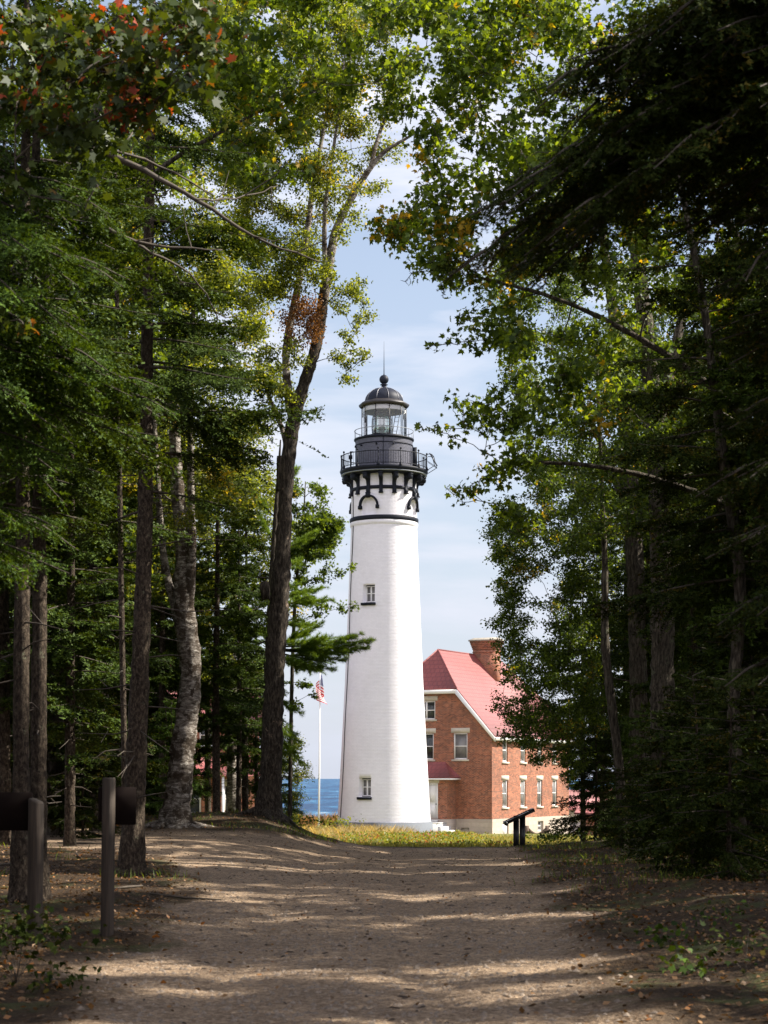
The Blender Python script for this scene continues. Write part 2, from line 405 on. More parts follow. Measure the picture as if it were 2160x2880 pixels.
# gallery railing
rR = rt(121); zRt = zt(1287)
def rail_ring(m, r, z, rad, seg=96):
    pts = [ring(2*math.pi*k/seg, r, z) for k in range(seg+1)]
    m.tube(pts, rad, 6, cap=False)
m = MB(); rail_ring(m, rR, zRt, 0.026); rail_ring(m, rR, zd+0.12, 0.02)
for k in range(12*9):
    if k % 9 == 0: continue
    ph = math.radians(-7.6) + 2*math.pi*k/108
    m.tube([ring(ph, rR, zd+0.12), ring(ph, rR, zRt)], 0.0095, 4, cap=False)
railing = lb(m, 'railing', M['black_iron'])
for k in range(12):
    ph = math.radians(-7.6+30*k); m = MB()
    m.tube([ring(ph, rR, zd), ring(ph, rR, zRt+0.1)], 0.03, 6)
    m.lathe([(0.001, zRt+0.07), (0.05, zRt+0.1), (0.065, zRt+0.14), (0.05, zRt+0.18), (0.001, zRt+0.21)], 10, *ring(ph, rR, 0)[:2])
    m.lathe([(0.03, zd+0.22), (0.09, zd+0.05), (0.11, zd+0.0)], 8, *ring(ph, rR, 0)[:2])
    lb(m, 'railing_post', M['black_iron'], railing)
# grey drum of the watch room
rD = rt(80.7); zD1 = zt(1243)
lb(MB().lathe([(rD, zd), (rD, zD1)], 96, TX, TY), 'watch_room_wall', M['drum_grey'], uv=cyl_uv)
lb(MB().lathe([(rD, zD1-0.3), (rD+0.035, zD1-0.29), (rD+0.035, zD1-0.25), (rD, zD1-0.24)], 96, TX, TY), 'wall_moulding', M['black_iron'])
for a in (-50, -14.5, 18, -72):
    ph = math.radians(a); m = MB(); p = ring(ph, rD+0.07, zt(1262))
    m.lathe([(0.001, p[2]-0.05), (0.05, p[2]-0.03), (0.06, p[2]+0.02), (0.035, p[2]+0.06), (0.001, p[2]+0.08)], 10, p[0], p[1])
    m.box(-0.03, 0.03, -0.09, 0.0, p[2]-0.03, p[2]+0.03, ringM(ph, rD+0.07)); lb(m, 'vent_knob', M['black_iron'])
ph = math.radians(-1.5)
lb(MB().tube([ring(ph, rD+0.02, zd), ring(ph, rD+0.02, zD1)], 0.018, 5), 'drum_cable', M['black_iron'])
# open iron door on the right of the drum
Md = ringM(math.radians(84), rD+0.0); m = MB()
m.box(-0.40, -0.34, 0.02, 0.28, zd+0.03, zd+1.30, Md)
door = lb(m, 'open_door', M['black_iron'])
m = MB(); m.box(-0.338, -0.30, 0.20, 0.25, zd+0.65, zd+0.75, Md); lb(m, 'handle', M['grey_metal'], door)
# gallery lamp box on the left side
m = MB(); p = ring(math.radians(-62), rR-0.33, 0)
m.tube([(p[0], p[1], zd), (p[0], p[1], zRt+0.12)], 0.045, 6); m.box(p[0]-0.12, p[0]+0.10, p[1]-0.1, p[1]+0.1, zRt-0.25, zRt-0.05)
m.box(p[0]-0.05, p[0]+0.16, p[1]-0.03, p[1]+0.03, zRt+0.12, zRt+0.18)
lb(m, 'fog_detector', M['black_iron'])
# solar panel hung outside the railing on the right
phs = math.radians(80); Mp = ringM(phs, rR); m = MB()
def bar(m, a, b, r=0.02):
    m.tube([Mp(np.array([a]))[0], Mp(np.array([b]))[0]], r, 5)
for sx in (-0.42, 0.42):
    bar(m, (sx, 0.02, zRt+0.06), (sx, 0.36, zRt+0.04)); bar(m, (sx, 0.02, zd-0.12), (sx, 0.52, zd+0.18)); bar(m, (sx, 0.36, zRt+0.04), (sx, 0.54, zd+0.16))
    bar(m, (sx, 0.52, zd+0.18), (sx, 0.02, zd+0.52), 0.014)
bar(m, (-0.42, 0.36, zRt+0.04), (0.42, 0.36, zRt+0.04)); bar(m, (-0.42, 0.54, zd+0.16), (0.42, 0.54, zd+0.16))
fr = lb(m, 'panel_bracket', M['black_iron'])
m = MB(); m.add(Mp(np.array([(-0.42, 0.22, zRt+0.10), (0.42, 0.22, zRt+0.10), (0.42, 0.56, zd+0.28), (-0.42, 0.56, zd+0.28),
      (-0.42, 0.26, zRt+0.12), (0.42, 0.26, zRt+0.12), (0.42, 0.60, zd+0.30), (-0.42, 0.60, zd+0.30)])), [(0,1,2,3),(4,7,6,5),(0,4,5,1),(1,5,6,2),(2,6,7,3),(3,7,4,0)])
lb(m, 'solar_panel', M['panel_black'], fr)
# upper gallery
zu = zt(1237)
lb(MB().lathe([(rD-0.1, zD1), (rD+0.03, zD1), (rt(84.5), zD1+0.06), (rt(84.5), zu), (0.05, zu+0.02)], 96, TX, TY), 'lantern_deck', M['black_iron'])
m = MB(); zU = zt(1214); rU = rt(83)
rail_ring(m, rU, zU, 0.02); up = lb(m, 'lantern_railing', M['grey_metal'])
for k in range(14):
    ph = 2*math.pi*k/14+0.08
    lb(MB().tube([ring(ph, rU, zu), ring(ph, rU, zU)], 0.014, 5), 'baluster', M['grey_metal'], up)
# lantern: ten-sided
rL = rt(63.5); zL0, zL1 = zu+0.02, zt(1143); a0 = math.radians(9+5)
lb(MB().lathe([(rL+0.03, zL0), (rL+0.03, zL0+0.12), (rL-0.05, zL0+0.14)], 10, TX, TY, a0), 'lantern_base', M['black_iron'])
for k in range(10):
    pa = a0 + 2*math.pi*k/10; pb = a0 + 2*math.pi*(k+1)/10
    A, B = ring(pa, rL-0.02, 0), ring(pb, rL-0.02, 0)
    z0, z1 = zL0+0.12, zL1
    lb(MB().add([(A[0], A[1], z0), (B[0], B[1], z0), (B[0], B[1], z1), (A[0], A[1], z1)], [(0,1,2,3)]), 'lantern_pane', M['lantern_glass'])
    m = MB(); m.tube([(A[0], A[1], z0-0.05), (A[0], A[1], z1)], 0.026, 6)
    lb(m, 'lantern_mullion', M['iron_brown'])
lb(MB().lathe([(0.01, zL1-0.01), (rL+0.0, zL1-0.01), (rL+0.06, zL1-0.08), (rt(68), zL1-0.09), (rt(71.5), zL1+0.03), (rt(71), zL1+0.09), (rt(60), zL1+0.22), (rt(54), zL1+0.27)], 10, TX, TY, a0), 'lantern_eave', M['iron_brown'])
lb(MB().lathe([(0.0, zL1-0.05), (rL-0.08, zL1-0.05), (rL-0.1, zL1-0.35)], 48, TX, TY), 'lantern_ceiling', M['ceiling_white'])
zDm = zL1+0.26; rDm = rt(53); hD = rt(39)
dprof = [(rDm*math.cos(t), zDm+hD*math.sin(t)**0.92) for t in np.linspace(0, 1.42, 12)]
dome = lb(MB().lathe(dprof, 60, TX, TY, a0), 'dome', M['dome'], smooth=True)
for k in range(10):
    pts = [ring(a0+2*math.pi*k/10, r+0.012, z+0.008) for r, z in dprof]
    lb(MB().tube(pts, 0.014, 5), 'dome_seam', M['dome_seam'], dome)
zt_ = dprof[-1][1]
ventp = [(0.24, zt_-0.05), (0.22, zt_+0.03), (0.15, zt_+0.09), (0.13, zt_+0.16), (0.22, zt_+0.18), (0.22, zt_+0.21), (0.12, zt_+0.24), (0.13, zt_+0.28)]
bz = zt_+0.28+0.22
ventp += [(0.27*math.cos(t), bz+0.27*math.sin(t)) for t in np.linspace(-1.0, 1.45, 12)]
lb(MB().lathe(ventp, 24, TX, TY), 'vent_ball', M['dome'], dome, smooth=True)
lb(MB().tube([(TX, TY, bz+0.2), (TX, TY, bz+0.35), (TX, TY, zt(1000)), (TX, TY, zt(960))], [0.05, 0.03, 0.015, 0.006], 6), 'lightning_rod', M['black_iron'], dome)
# fresnel lens
zl = zL0+0.02
lp = [(0.50, zl), (0.50, zl+0.3), (0.56, zl+0.32), (0.58, zl+0.7), (0.56, zl+1.1), (0.50, zl+1.35), (0.38, zl+1.62), (0.22, zl+1.85), (0.08, zl+1.95)]
lens = lb(MB().lathe(lp, 20, TX-0.12, TY), 'lens', M['lens_glass'])
m = MB()
for z, r in ((zl+0.3, 0.57), (zl+0.45, 0.58), (zl+0.7, 0.595), (zl+1.1, 0.575), (zl+1.35, 0.515), (zl+1.62, 0.40), (zl+1.85, 0.24)):
    m.tube([(TX-0.12+r*math.sin(t), TY-r*math.cos(t), z) for t in np.linspace(0, 2*math.pi, 25)], 0.018, 4, cap=False)
for k in range(8):
    t = 2*math.pi*k/8+0.2
    m.tube([(TX-0.12+(r+0.015)*math.sin(t), TY-(r+0.015)*math.cos(t), z) for r, z in lp], 0.02, 4)
lb(m, 'lens_frame', plain('lens_brass', (0.10, 0.12, 0.10), 0.4), lens)
lb(MB().lathe([(0.16, zl), (0.2, zl+1.2), (0.1, zl+1.5)], 12, TX-0.12, TY), 'lens_core', plain('lens_core', (0.25, 0.32, 0.28), 0.3), lens)
m = MB()
for s_ in (0, 0.24): m.tube([(TX+0.42+s_, TY+0.3, zl), (TX+0.72+s_, TY+0.3, zL1-0.1)], 0.025, 5)
for k in range(7): m.tube([(TX+0.46+0.042*k, TY+0.3, zl+0.25+0.27*k), (TX+0.70+0.042*k, TY+0.3, zl+0.25+0.27*k)], 0.015, 4)
lb(m, 'ladder', M['grey_metal'])

# ------------------------------------------------------------------ keeper's house
def clip_poly(poly, a, b, c):      # keep a*x+b*y<=c
    out = []
    for k in range(len(poly)):
        p, q_ = poly[k], poly[(k+1) % len(poly)]
        dp, dq = a*p[0]+b*p[1]-c, a*q_[0]+b*q_[1]-c
        if dp <= 1e-9: out.append(p)
        if (dp < -1e-9 and dq > 1e-9) or (dp > 1e-9 and dq < -1e-9):
            t = dp/(dp-dq); out.append((p[0]+t*(q_[0]-p[0]), p[1]+t*(q_[1]-p[1])))
    return out
def wall(mb, poly, holes, Mw, depth=0.16):
    """flat wall in (s,z) with real openings; Mw maps (N,3)=(s, outward, z)"""
    xs = sorted({p[0] for p in poly} | {h[k] for h in holes for k in (0, 1)})
    zs_ = sorted({p[1] for p in poly} | {h[k] for h in holes for k in (2, 3)})
    planes = []
    for k in range(len(poly)):
        p, q_ = poly[k], poly[(k+1) % len(poly)]
        planes.append((q_[1]-p[1], -(q_[0]-p[0]), (q_[1]-p[1])*p[0]-(q_[0]-p[0])*p[1]))
    for a, b in zip(xs[:-1], xs[1:]):
        for c_, d_ in zip(zs_[:-1], zs_[1:]):
            cx_, cz_ = (a+b)/2, (c_+d_)/2
            if any(h[0] < cx_ < h[1] and h[2] < cz_ < h[3] for h in holes): continue
            cell = [(a, c_), (b, c_), (b, d_), (a, d_)]
            for pl in planes: cell = clip_poly(cell, *pl) if cell else cell
            if len(cell) >= 3: mb.add(Mw(np.array([(p[0], 0, p[1]) for p in cell])), [tuple(range(len(cell)))])
    for h in holes:
        x0, x1, z0, z1 = h[:4]
        for A, B in (((x0, z0), (x0, z1)), ((x0, z1), (x1, z1)), ((x1, z1), (x1, z0)), ((x1, z0), (x0, z0))):
            mb.add(Mw(np.array([(A[0], 0, A[1]), (B[0], 0, B[1]), (B[0], -depth, B[1]), (A[0], -depth, A[1])])), [(0,1,2,3)])
def frame_of(cx_, cy_, e, n):
    e = np.array([e[0], e[1], 0.0]); n = np.array([n[0], n[1], 0.0]); o = np.array([cx_, cy_, 0.0])
    return lambda v: o + np.asarray(v)[:,0:1]*e + np.asarray(v)[:,1:2]*n + np.asarray(v)[:,2:3]*np.array([0, 0, 1.0])
def wall_uv(e): return lambda W: np.stack([W[:,0]*e[0]+W[:,1]*e[1]+50, W[:,2]+10], -1)
def window(parent, org, Mw, x0, x1, z0, z1, style='sash', pane='pane_blind', lintel=0.2, sill=0.12, depth=0.12, frame_mat='white_paint'):
    m = MB(); t = 0.08; d0, d1 = -depth-0.03, -depth+0.05
    m.box(x0, x0+t, d0, d1, z0, z1, Mw); m.box(x1-t, x1, d0, d1, z0, z1, Mw)
    m.box(x0+t, x1-t, d0, d1, z0, z0+t, Mw); m.box(x0+t, x1-t, d0, d1, z1-t, z1, Mw)
    zm = (z0+z1)/2
    m.box(x0+t, x1-t, d0, d1-0.02, zm-0.03, zm+0.03, Mw)
    if style == 'double':
        xm = (x0+x1)/2; m.box(xm-0.06, xm+0.06, d0, d1+0.003, z0+t, z1-t, Mw)
    w_ = m.build('window', M[frame_mat], parent, origin=org)
    MB().box(x0+t*0.7, x1-t*0.7, -depth-0.02, -depth, z0+t*0.7, z1-t*0.7, Mw).build('pane', M[pane], w_, origin=org)
    if sill: MB().box(x0-0.12, x1+0.12, -0.12, 0.07, z0-sill, z0-0.002, Mw).build('sill', M['cream_stone'], w_, origin=org)
    if lintel: MB().box(x0-0.17, x1+0.17, -0.02, 0.012, z1+0.003, z1+lintel+0.1, Mw).build('lintel', M['cream_stone'], w_, origin=org)
    return w_

A_ = math.radians(28.0)
he = np.array([math.cos(A_), -math.sin(A_)]); hn = np.array([-math.sin(A_), -math.cos(A_)]); hw = -hn
HC = (2.80, 121.2)             # foot of the gable centre line
HO = (HC[0], HC[1], -2.4)
HL, HB = 13.0, 4.7
zg, zf, ze, zj, za = -2.7, -1.09, 4.60, 7.30, 10.0
house = thing('brick_house', 'large red brick keepers house with clipped red roof right behind the white tower', 'house', HO)
MG = frame_of(HC[0], HC[1], he, hn)                                         # gable wall frame, s = along gable
rc = np.array(HC) + HB*he
MR = frame_of(rc[0], rc[1], hw, he)                                         # right wall, s = depth
lc = np.array(HC) - HB*he; ML = frame_of(lc[0], lc[1], -hw, -he)            # left wall, s negative into depth
bc = np.array(HC) + HL*hw; MK = frame_of(bc[0], bc[1], -he, hw)
gholes = [(-0.72, 0.62, 5.40, 6.62), (1.95, 2.95, 2.78, 4.50), (-0.5, 0.5, 2.78, 4.50), (-2.95, -1.95, 2.78, 4.50), (-2.9, -1.9, -0.4, 1.3)]
gp = [(-HB, zf), (HB, zf), (HB, ze), (2.36, zj), (-2.36, zj), (-HB, ze)]
m = MB(); wall(m, gp, gholes, MG)
m.build('front_wall', M['brick'], house, origin=HO, uv=wall_uv(he))
us = (2.06, 4.97, 7.78, 10.42)
rholes = [(u-0.42, u+0.42, -0.35, 1.43) for u in us] + [(u-0.42, u+0.42, 2.62, 4.15) for u in us]
m = MB(); wall(m, [(0, zf), (HL, zf), (HL, ze), (0, ze)], rholes, MR); m.build('side_wall', M['brick'], house, origin=HO, uv=wall_uv(hw))
m = MB(); wall(m, [(-HL, zf), (0, zf), (0, ze), (-HL, ze)], [], ML); m.build('side_wall', M['brick'], house, origin=HO, uv=wall_uv(hw))
m = MB(); wall(m, gp, [], MK); m.build('rear_wall', M['brick'], house, origin=HO, uv=wall_uv(he))
for k, h in enumerate(gholes):
    window(house, HO, MG, *h, style='double' if k == 0 else 'sash', pane='pane_dark' if k in (2, 0) else 'pane_blind', lintel=0.22)
for h in rholes: window(house, HO, MR, *h, pane='pane_blind', lintel=0.2)
# foundation
fo = 0.05; m = MB()
wall(m, [(-HB-fo, zg), (HB+fo, zg), (HB+fo, zf+0.0), (-HB-fo, zf+0.0)], [(2.5, 3.1, -1.82, -1.66)], frame_of(*(np.array(HC)+fo*hn), he, hn), 0.1)
m.build('foundation', M['sandstone'], house, origin=HO, uv=wall_uv(he))
MB().box(2.45, 3.15, -0.3, -0.06, -1.9, -1.6, MG).build('vent', M['cream_stone'], house, origin=HO)
MRf = frame_of(*(rc+fo*he), hw, he); m = MB()
bh_ = [(1.55, 2.5, -2.12, -1.35), (7.35, 8.3, -2.05, -1.35)]
wall(m, [(-fo, zg), (HL, zg), (HL, zf), (-fo, zf)], bh_, MRf, 0.25)
m.build('foundation', M['sandstone'], house, origin=HO, uv=wall_uv(hw))
MB().box(-fo, HL, -0.03, 0.0, zf, zf+0.02, MRf).build('foundation_cap', M['cream_stone'], house, origin=HO)
window(house, HO, MRf, *bh_[1], lintel=0, sill=0, depth=0.2)
MB().box(1.55, 2.5, -0.18, -0.10, -2.12, -1.35, MRf).build('shutter', M['white_paint'], house, origin=HO)
# roof
zs0 = lambda g: za - abs(g)*(2.7/2.36)
def H3(g, w_, z): return tuple(MG(np.array([(g, -w_, z)]))[0])
OH = 0.38; ge = HB+0.36
def roof_uv_side(W):
    q_ = W[:,0]*hw[0]+W[:,1]*hw[1]; return np.stack([q_+30, W[:,2]*1.33+20], -1)
def roof_uv_front(W):
    q_ = W[:,0]*he[0]+W[:,1]*he[1]; return np.stack([q_+30, W[:,2]*1.25+20], -1)
th = 0.07
def slab(polys):
    m_ = MB()
    for poly in polys:
        v = np.array(poly); n_ = len(v)
        m_.add(np.concatenate([v, v-np.array([0, 0, th])]), [tuple(range(n_)), tuple(range(n_, 2*n_))[::-1]] + [(k, (k+1) % n_, n_+(k+1) % n_, n_+k) for k in range(n_)])
    return m_
up_ = 0.09
for sg in (1, -1):
    slab([[H3(sg*ge, -OH, zs0(ge)+up_), H3(sg*2.36, -OH, zj+up_), H3(0, 2.06-OH, za+up_), H3(0, HL-2.06+OH, za+up_), H3(sg*2.36, HL+OH, zj+up_), H3(sg*ge, HL+OH, zs0(ge)+up_)]]).build('roof_slope', M['roof_red'], house, origin=HO, uv=roof_uv_side)
for w0, w1 in ((-OH, 2.06-OH), (HL+OH, HL-2.06+OH)):
    slab([[H3(2.36, w0, zj+up_), H3(-2.36, w0, zj+up_), H3(0, w1, za+up_)]]).build('roof_hip', M['roof_red'], house, origin=HO, uv=roof_uv_front)
m = MB()
m.tube([H3(0, 2.06-OH, za+up_), H3(0, HL-2.06+OH, za+up_)], 0.06, 6)
for sg in (1, -1): m.tube([H3(sg*2.36, -OH, zj+up_), H3(0, 2.06-OH, za+up_)], 0.06, 6)
m.build('ridge_cap', M['roof_red'], house, origin=HO, uv=roof_uv_side)
# rake boards and soffits
for w0, w1 in ((-OH, -OH+0.05),):
    m = MB(); dn = 0.36
    pts = [(ge, zs0(ge)), (2.36, zj), (-2.36, zj), (-ge, zs0(ge))]
    low = [(ge-0.02, zs0(ge)-0.30), (2.22, zj-0.26), (-2.22, zj-0.26), (-ge+0.02, zs0(ge)-0.30)]
    for k in range(3):
        a, b, c_, d_ = pts[k], pts[k+1], low[k+1], low[k]
        v = [H3(p[0], w_, p[1]+0.015) for w_ in (w0, w1) for p in (a, b, c_, d_)]
        m.add(v, [(0,1,2,3),(4,7,6,5),(0,4,5,1),(1,5,6,2),(2,6,7,3),(3,7,4,0)])
    for k in range(3):
        a, b = low[k], low[k+1]
        v = [H3(a[0], w1, a[1]+0.02), H3(b[0], w1, b[1]+0.02), H3(b[0], 0.0, b[1]+0.02), H3(a[0], 0.0, a[1]+0.02)]
        m.add(v, [(0,1,2,3)])
    m.build('rake_board', M['white_paint'], house, origin=HO)
for sg in (1, -1):
    m = MB(); z_ = zs0(ge)
    v = [H3(sg*ge, w_, z) for w_ in (-OH+0.06, HL+OH) for z in (z_-0.02, z_-0.24)] + [H3(sg*(HB+0.002), w_, z) for w_ in (-OH+0.06, HL+OH) for z in (z_+0.02, z_-0.24)]
    m.add(v, [(0,1,3,2), (1,5,7,3)]); m.build('eave_board', M['white_paint'], house, origin=HO)
# chimney
cw, cg0, cg1, cd = 7.3, -0.1, 1.65, 0.75
m = MB(); m.box(cg0, cg1, -cw-cd, -cw, 7.5, 10.42, MG)
for k in range(5): m.box(cg0-0.034*(k+1), cg1+0.034*(k+1), -cw-cd-0.034*(k+1), -cw+0.034*(k+1), 10.42+0.115*k, 10.42+0.115*(k+1)+0.001*k, MG)
m.box(cg0-0.03, cg1+0.03, -cw-cd-0.03, -cw+0.03, 10.20, 10.27, MG)
ch = m.build('chimney', M['brick'], house, origin=HO, uv=wall_uv(he))
m = MB(); zc_ = 10.42+0.115*5+0.004
m.box(cg0-0.24, cg1+0.24, -cw-cd-0.24, -cw+0.24, zc_, zc_+0.1, MG)
v = MG(np.array([(cg0-0.2, -cw-cd-0.2, zc_+0.1), (cg1+0.2, -cw-cd-0.2, zc_+0.1), (cg1+0.2, -cw+0.2, zc_+0.1), (cg0-0.2, -cw+0.2, zc_+0.1),
                 (cg0+0.05, -cw-cd+0.05, zc_+0.24), (cg1-0.05, -cw-cd+0.05, zc_+0.24), (cg1-0.05, -cw-0.05, zc_+0.24), (cg0+0.05, -cw-0.05, zc_+0.24)]))
m.add(v, [(0,1,5,4),(1,2,6,5),(2,3,7,6),(3,0,4,7),(4,5,6,7)])
m.build('chimney_cap', plain('weathered_cap', (0.30, 0.27, 0.22), 0.9, vary=0.25), ch, origin=HO)
# entry vestibule with red hip roof, door and steps
ep, g0, g1, zv0, zv1 = 1.3, -0.9, 2.12, zf, 1.60
vest = MB()
MVf = frame_of(*(np.array(HC)+ep*hn), he, hn)
wall(vest, [(g0, zf), (g1, zf), (g1, zv1), (g0, zv1)], [(0.58, 1.46, zf+0.02, 1.22)], MVf, 0.14)
vest.build('porch_wall', M['brick'], house, origin=HO, uv=wall_uv(he))
for g in (g0, g1): MB().add(MG(np.array([(g, 0, zf), (g, ep, zf), (g, ep, zv1), (g, 0, zv1)])), [(0,1,2,3)]).build('porch_side_wall', M['brick'], house, origin=HO, uv=wall_uv(hn))
vb = MB()
vb.box(g0-0.04, g1+0.04, 0.06, ep+0.04, zg, zf-0.003, MG); vb.build('porch_foundation', M['sandstone'], house, origin=HO, uv=wall_uv(he))
o_ = 0.35; zr0, zr1 = zv1+0.02, 2.62
slab([[H3(g1+o_, -ep-o_, zr0), H3(g0-o_, -ep-o_, zr0), H3(g0+0.9, -0.02, zr1), H3(g1-0.75, -0.02, zr1)]]).build('porch_roof', M['roof_red'], house, origin=HO, uv=roof_uv_front)
slab([[H3(g1+o_, -ep-o_, zr0), H3(g1-0.75, -0.02, zr1), H3(g1+o_, -0.02, zr0)], [H3(g0-o_, -ep-o_, zr0), H3(g0-o_, -0.02, zr0), H3(g0+0.9, -0.02, zr1)]]).build('porch_roof_side', M['roof_red'], house, origin=HO, uv=roof_uv_side)
m = MB(); m.box(g0-o_, g1+o_, -0.0, ep+o_, zr0-0.17, zr0-th-0.002, MG); m.build('porch_soffit', M['white_paint'], house, origin=HO)
m = MB(); m.box(0.58, 0.66, -0.1, 0.02, zf+0.02, 1.22, MVf); m.box(1.38, 1.46, -0.1, 0.02, zf+0.02, 1.22, MVf); m.box(0.66, 1.38, -0.1, 0.02, 1.14, 1.22, MVf)
df = m.build('door_frame', M['white_paint'], house, origin=HO)
m = MB(); m.box(0.66, 1.38, -0.09, -0.05, zf+0.02, 1.14, MVf)
for a, b in ((zf+0.2, zf+0.95), (zf+1.1, 1.0)): m.box(0.76, 1.28, -0.05, -0.035, a, b, MVf)
m.build('door', M['white_paint'], df, origin=HO)
m = MB(); m.box(1.30, 1.345, -0.05, 0.01, -0.15, -0.08, MVf); m.build('door_handle', M['black_iron'], df, origin=HO)
m = MB(); m.box(0.5, 1.56, -0.02, 0.012, 1.225, 1.48, MVf); m.build('lintel', M['cream_stone'], df, origin=HO)
m = MB()
m.box(0.2, 2.1, 0.05, 1.3, zg, zf-0.25, MVf)
for k in range(4): m.box(2.1+0.32*k, 2.1+0.32*(k+1), 0.05, 1.3, zg, zf-0.25-0.24*(k+1)+0.05, MVf)
m.build('entry_steps', M['concrete'], house, origin=HO)
m = MB()
m.box(0.2-0.02, 2.1+0.02, 0.03, 1.32, zf-0.25, zf-0.19, MVf)
m.box(0.5, 1.56, 0.05, 0.55, zf-0.19, zf-0.02, MVf)
m.build('landing_slab', M['concrete'], house, origin=HO)

# ------------------------------------------------------------------ second brick house among the trees on the left
B0 = P(700, 2290, 104.0)
ln2 = thing('brick_house', 'red brick house with pink roofed lean-to glimpsed between trunks left of the leaning tree', 'house', (-12.5, 104, -1.8))
O2 = (-12.5, 104, -1.8)
e2 = np.array([0.62, -0.785]); e2 /= np.linalg.norm(e2); n2 = np.array([e2[1], -e2[0]])   # facing towards right-front
n2 = np.array([0.785, 0.62]); e2 = np.array([0.95, 0.31]); e2 /= np.linalg.norm(e2); n2 = np.array([e2[1], -e2[0]])
c2 = np.array([-14.2, 101.0]); M2 = frame_of(c2[0], c2[1], e2, n2); L2 = 7.6
h2 = [(1.0, 1.9, -0.4, 1.2), (3.4, 4.3, -0.4, 1.2), (5.6, 6.5, -0.4, 1.2), (4.2, 5.2, 3.3, 4.6)]
m = MB(); wall(m, [(0, -2.4), (L2, -2.4), (L2, 5.2), (0, 5.2)], h2, M2); m.build('front_wall', M['brick'], ln2, origin=O2, uv=wall_uv(e2))
for h in h2: window(ln2, O2, M2, *h, pane='pane_dark')
r2 = c2 + L2*e2; M2r = frame_of(r2[0], r2[1], -n2, e2)
m = MB(); wall(m, [(0, -2.4), (7, -2.4), (7, 5.2), (3.5, 8.2), (0, 5.2)], [(3.0, 4.0, 3.2, 4.7)], M2r); m.build('side_wall', M['brick'], ln2, origin=O2, uv=wall_uv(n2))
window(ln2, O2, M2r, 3.0, 4.0, 3.2, 4.7, pane='pane_dark')
def Q2(s, o, z): return tuple(M2(np.array([(s, o, z)]))[0])
for o0, o1 in ((0.4, -3.5), (-7.4, -3.5)):
    zlo = 5.2-0.34
    slab([[Q2(-0.4, o0, zlo), Q2(L2+0.4, o0, zlo), Q2(L2+0.4, o1, 8.2), Q2(-0.4, o1, 8.2)]]).build('roof_slope', M['roof_red'], ln2, origin=O2, uv=wall_uv(e2))
slab([[Q2(-0.3, 2.2, 1.75), Q2(L2+0.3, 2.2, 1.75), Q2(L2+0.3, 0.02, 2.9), Q2(-0.3, 0.02, 2.9)]]).build('porch_roof', M['roof_red'], ln2, origin=O2, uv=wall_uv(e2))
for s in (0.0, 2.5, 5.0, 7.5): MB().box(s, s+0.12, 1.95, 2.07, -2.4, 1.7, M2).build('porch_post', M['white_paint'], ln2, origin=O2)

# ------------------------------------------------------------------ small brick outbuilding, right edge of the clearing
O3 = (11.6, 100.0, -2.2)
shed = thing('brick_outbuilding', 'small red brick outbuilding with red roof half hidden by dark firs at right', 'outbuilding', O3)
e3 = np.array([0.93, -0.37]); e3 /= np.linalg.norm(e3); n3 = np.array([e3[1], -e3[0]])
c3 = P(1632, 2370, 100.0)[:2]; M3 = frame_of(c3[0], c3[1], e3, n3)
m = MB(); wall(m, [(0, -2.6), (4.2, -2.6), (4.2, -0.15), (0, -0.15)], [(1.5, 2.3, -1.6, -0.6)], M3); m.build('front_wall', M['brick'], shed, origin=O3, uv=wall_uv(e3))
window(shed, O3, M3, 1.5, 2.3, -1.6, -0.6, pane='pane_dark')
M3l = frame_of(c3[0], c3[1], n3, -e3); m = MB(); wall(m, [(-5, -2.6), (0, -2.6), (0, -0.15), (-5, -0.15)], [], M3l); m.build('side_wall', M['brick'], shed, origin=O3, uv=wall_uv(n3))
def Q3(s, o, z): return tuple(M3(np.array([(s, o, z)]))[0])
for o0 in (0.3, -5.3): slab([[Q3(-0.25, o0, -0.32), Q3(4.45, o0, -0.32), Q3(4.45, -2.5, 1.0), Q3(-0.25, -2.5, 1.0)]]).build('roof_slope', M['roof_red'], shed, origin=O3, uv=wall_uv(e3))
# white clapboard shed behind it
O4 = (13.9, 138.0, -2.8)
ws = thing('white_shed', 'low white shed on a pale base beyond the right end of the brick house', 'shed', O4)
MB().box(13.35, 18.0, 136, 140, -3.4, -1.75).build('base', M['concrete'], ws, origin=O4)
MB().box(13.4, 17.9, 136.1, 139.9, -1.747, -0.7).build('wall', M['white_paint'], ws, origin=O4)
slab([[(13.2, 135.7, -0.72), (18.2, 135.7, -0.72), (18.2, 138, 0.7), (13.2, 138, 0.7)], [(13.2, 140.3, -0.72), (18.2, 140.3, -0.72), (18.2, 138, 0.7), (13.2, 138, 0.7)]]).build('roof', M['roof_red'], ws, origin=O4, uv=lambda W: np.stack([W[:,0], W[:,2]*1.9+9], -1))

# ------------------------------------------------------------------ flagpole and flag
FPp = P(896, 2350, 100.0); fx, fy = FPp[0], 100.0; ftz = P(901, 1888, 100.0)[2]
pole = thing('flagpole', 'tall thin white flagpole standing left of the lighthouse base', 'flagpole', (fx, fy, -1.75))
MB().tube([(fx, fy, -1.95), (fx+0.04, fy, 2.0), (fx+0.08, fy, ftz)], [0.055, 0.048, 0.03], 10).build('mast', M['pole_white'], pole, origin=(fx, fy, -1.75), smooth=True)
MB().lathe([(0.09, -1.95), (0.09, -1.45), (0.06, -1.4)], 12, fx, fy).build('base_sleeve', M['black_iron'], pole, origin=(fx, fy, -1.75))
MB().lathe([(0.001, ftz-0.01), (0.06, ftz+0.03), (0.07, ftz+0.08), (0.04, ftz+0.13), (0.001, ftz+0.15)], 10, fx+0.08, fy).build('finial', M['pole_white'], pole, origin=(fx, fy, -1.75))
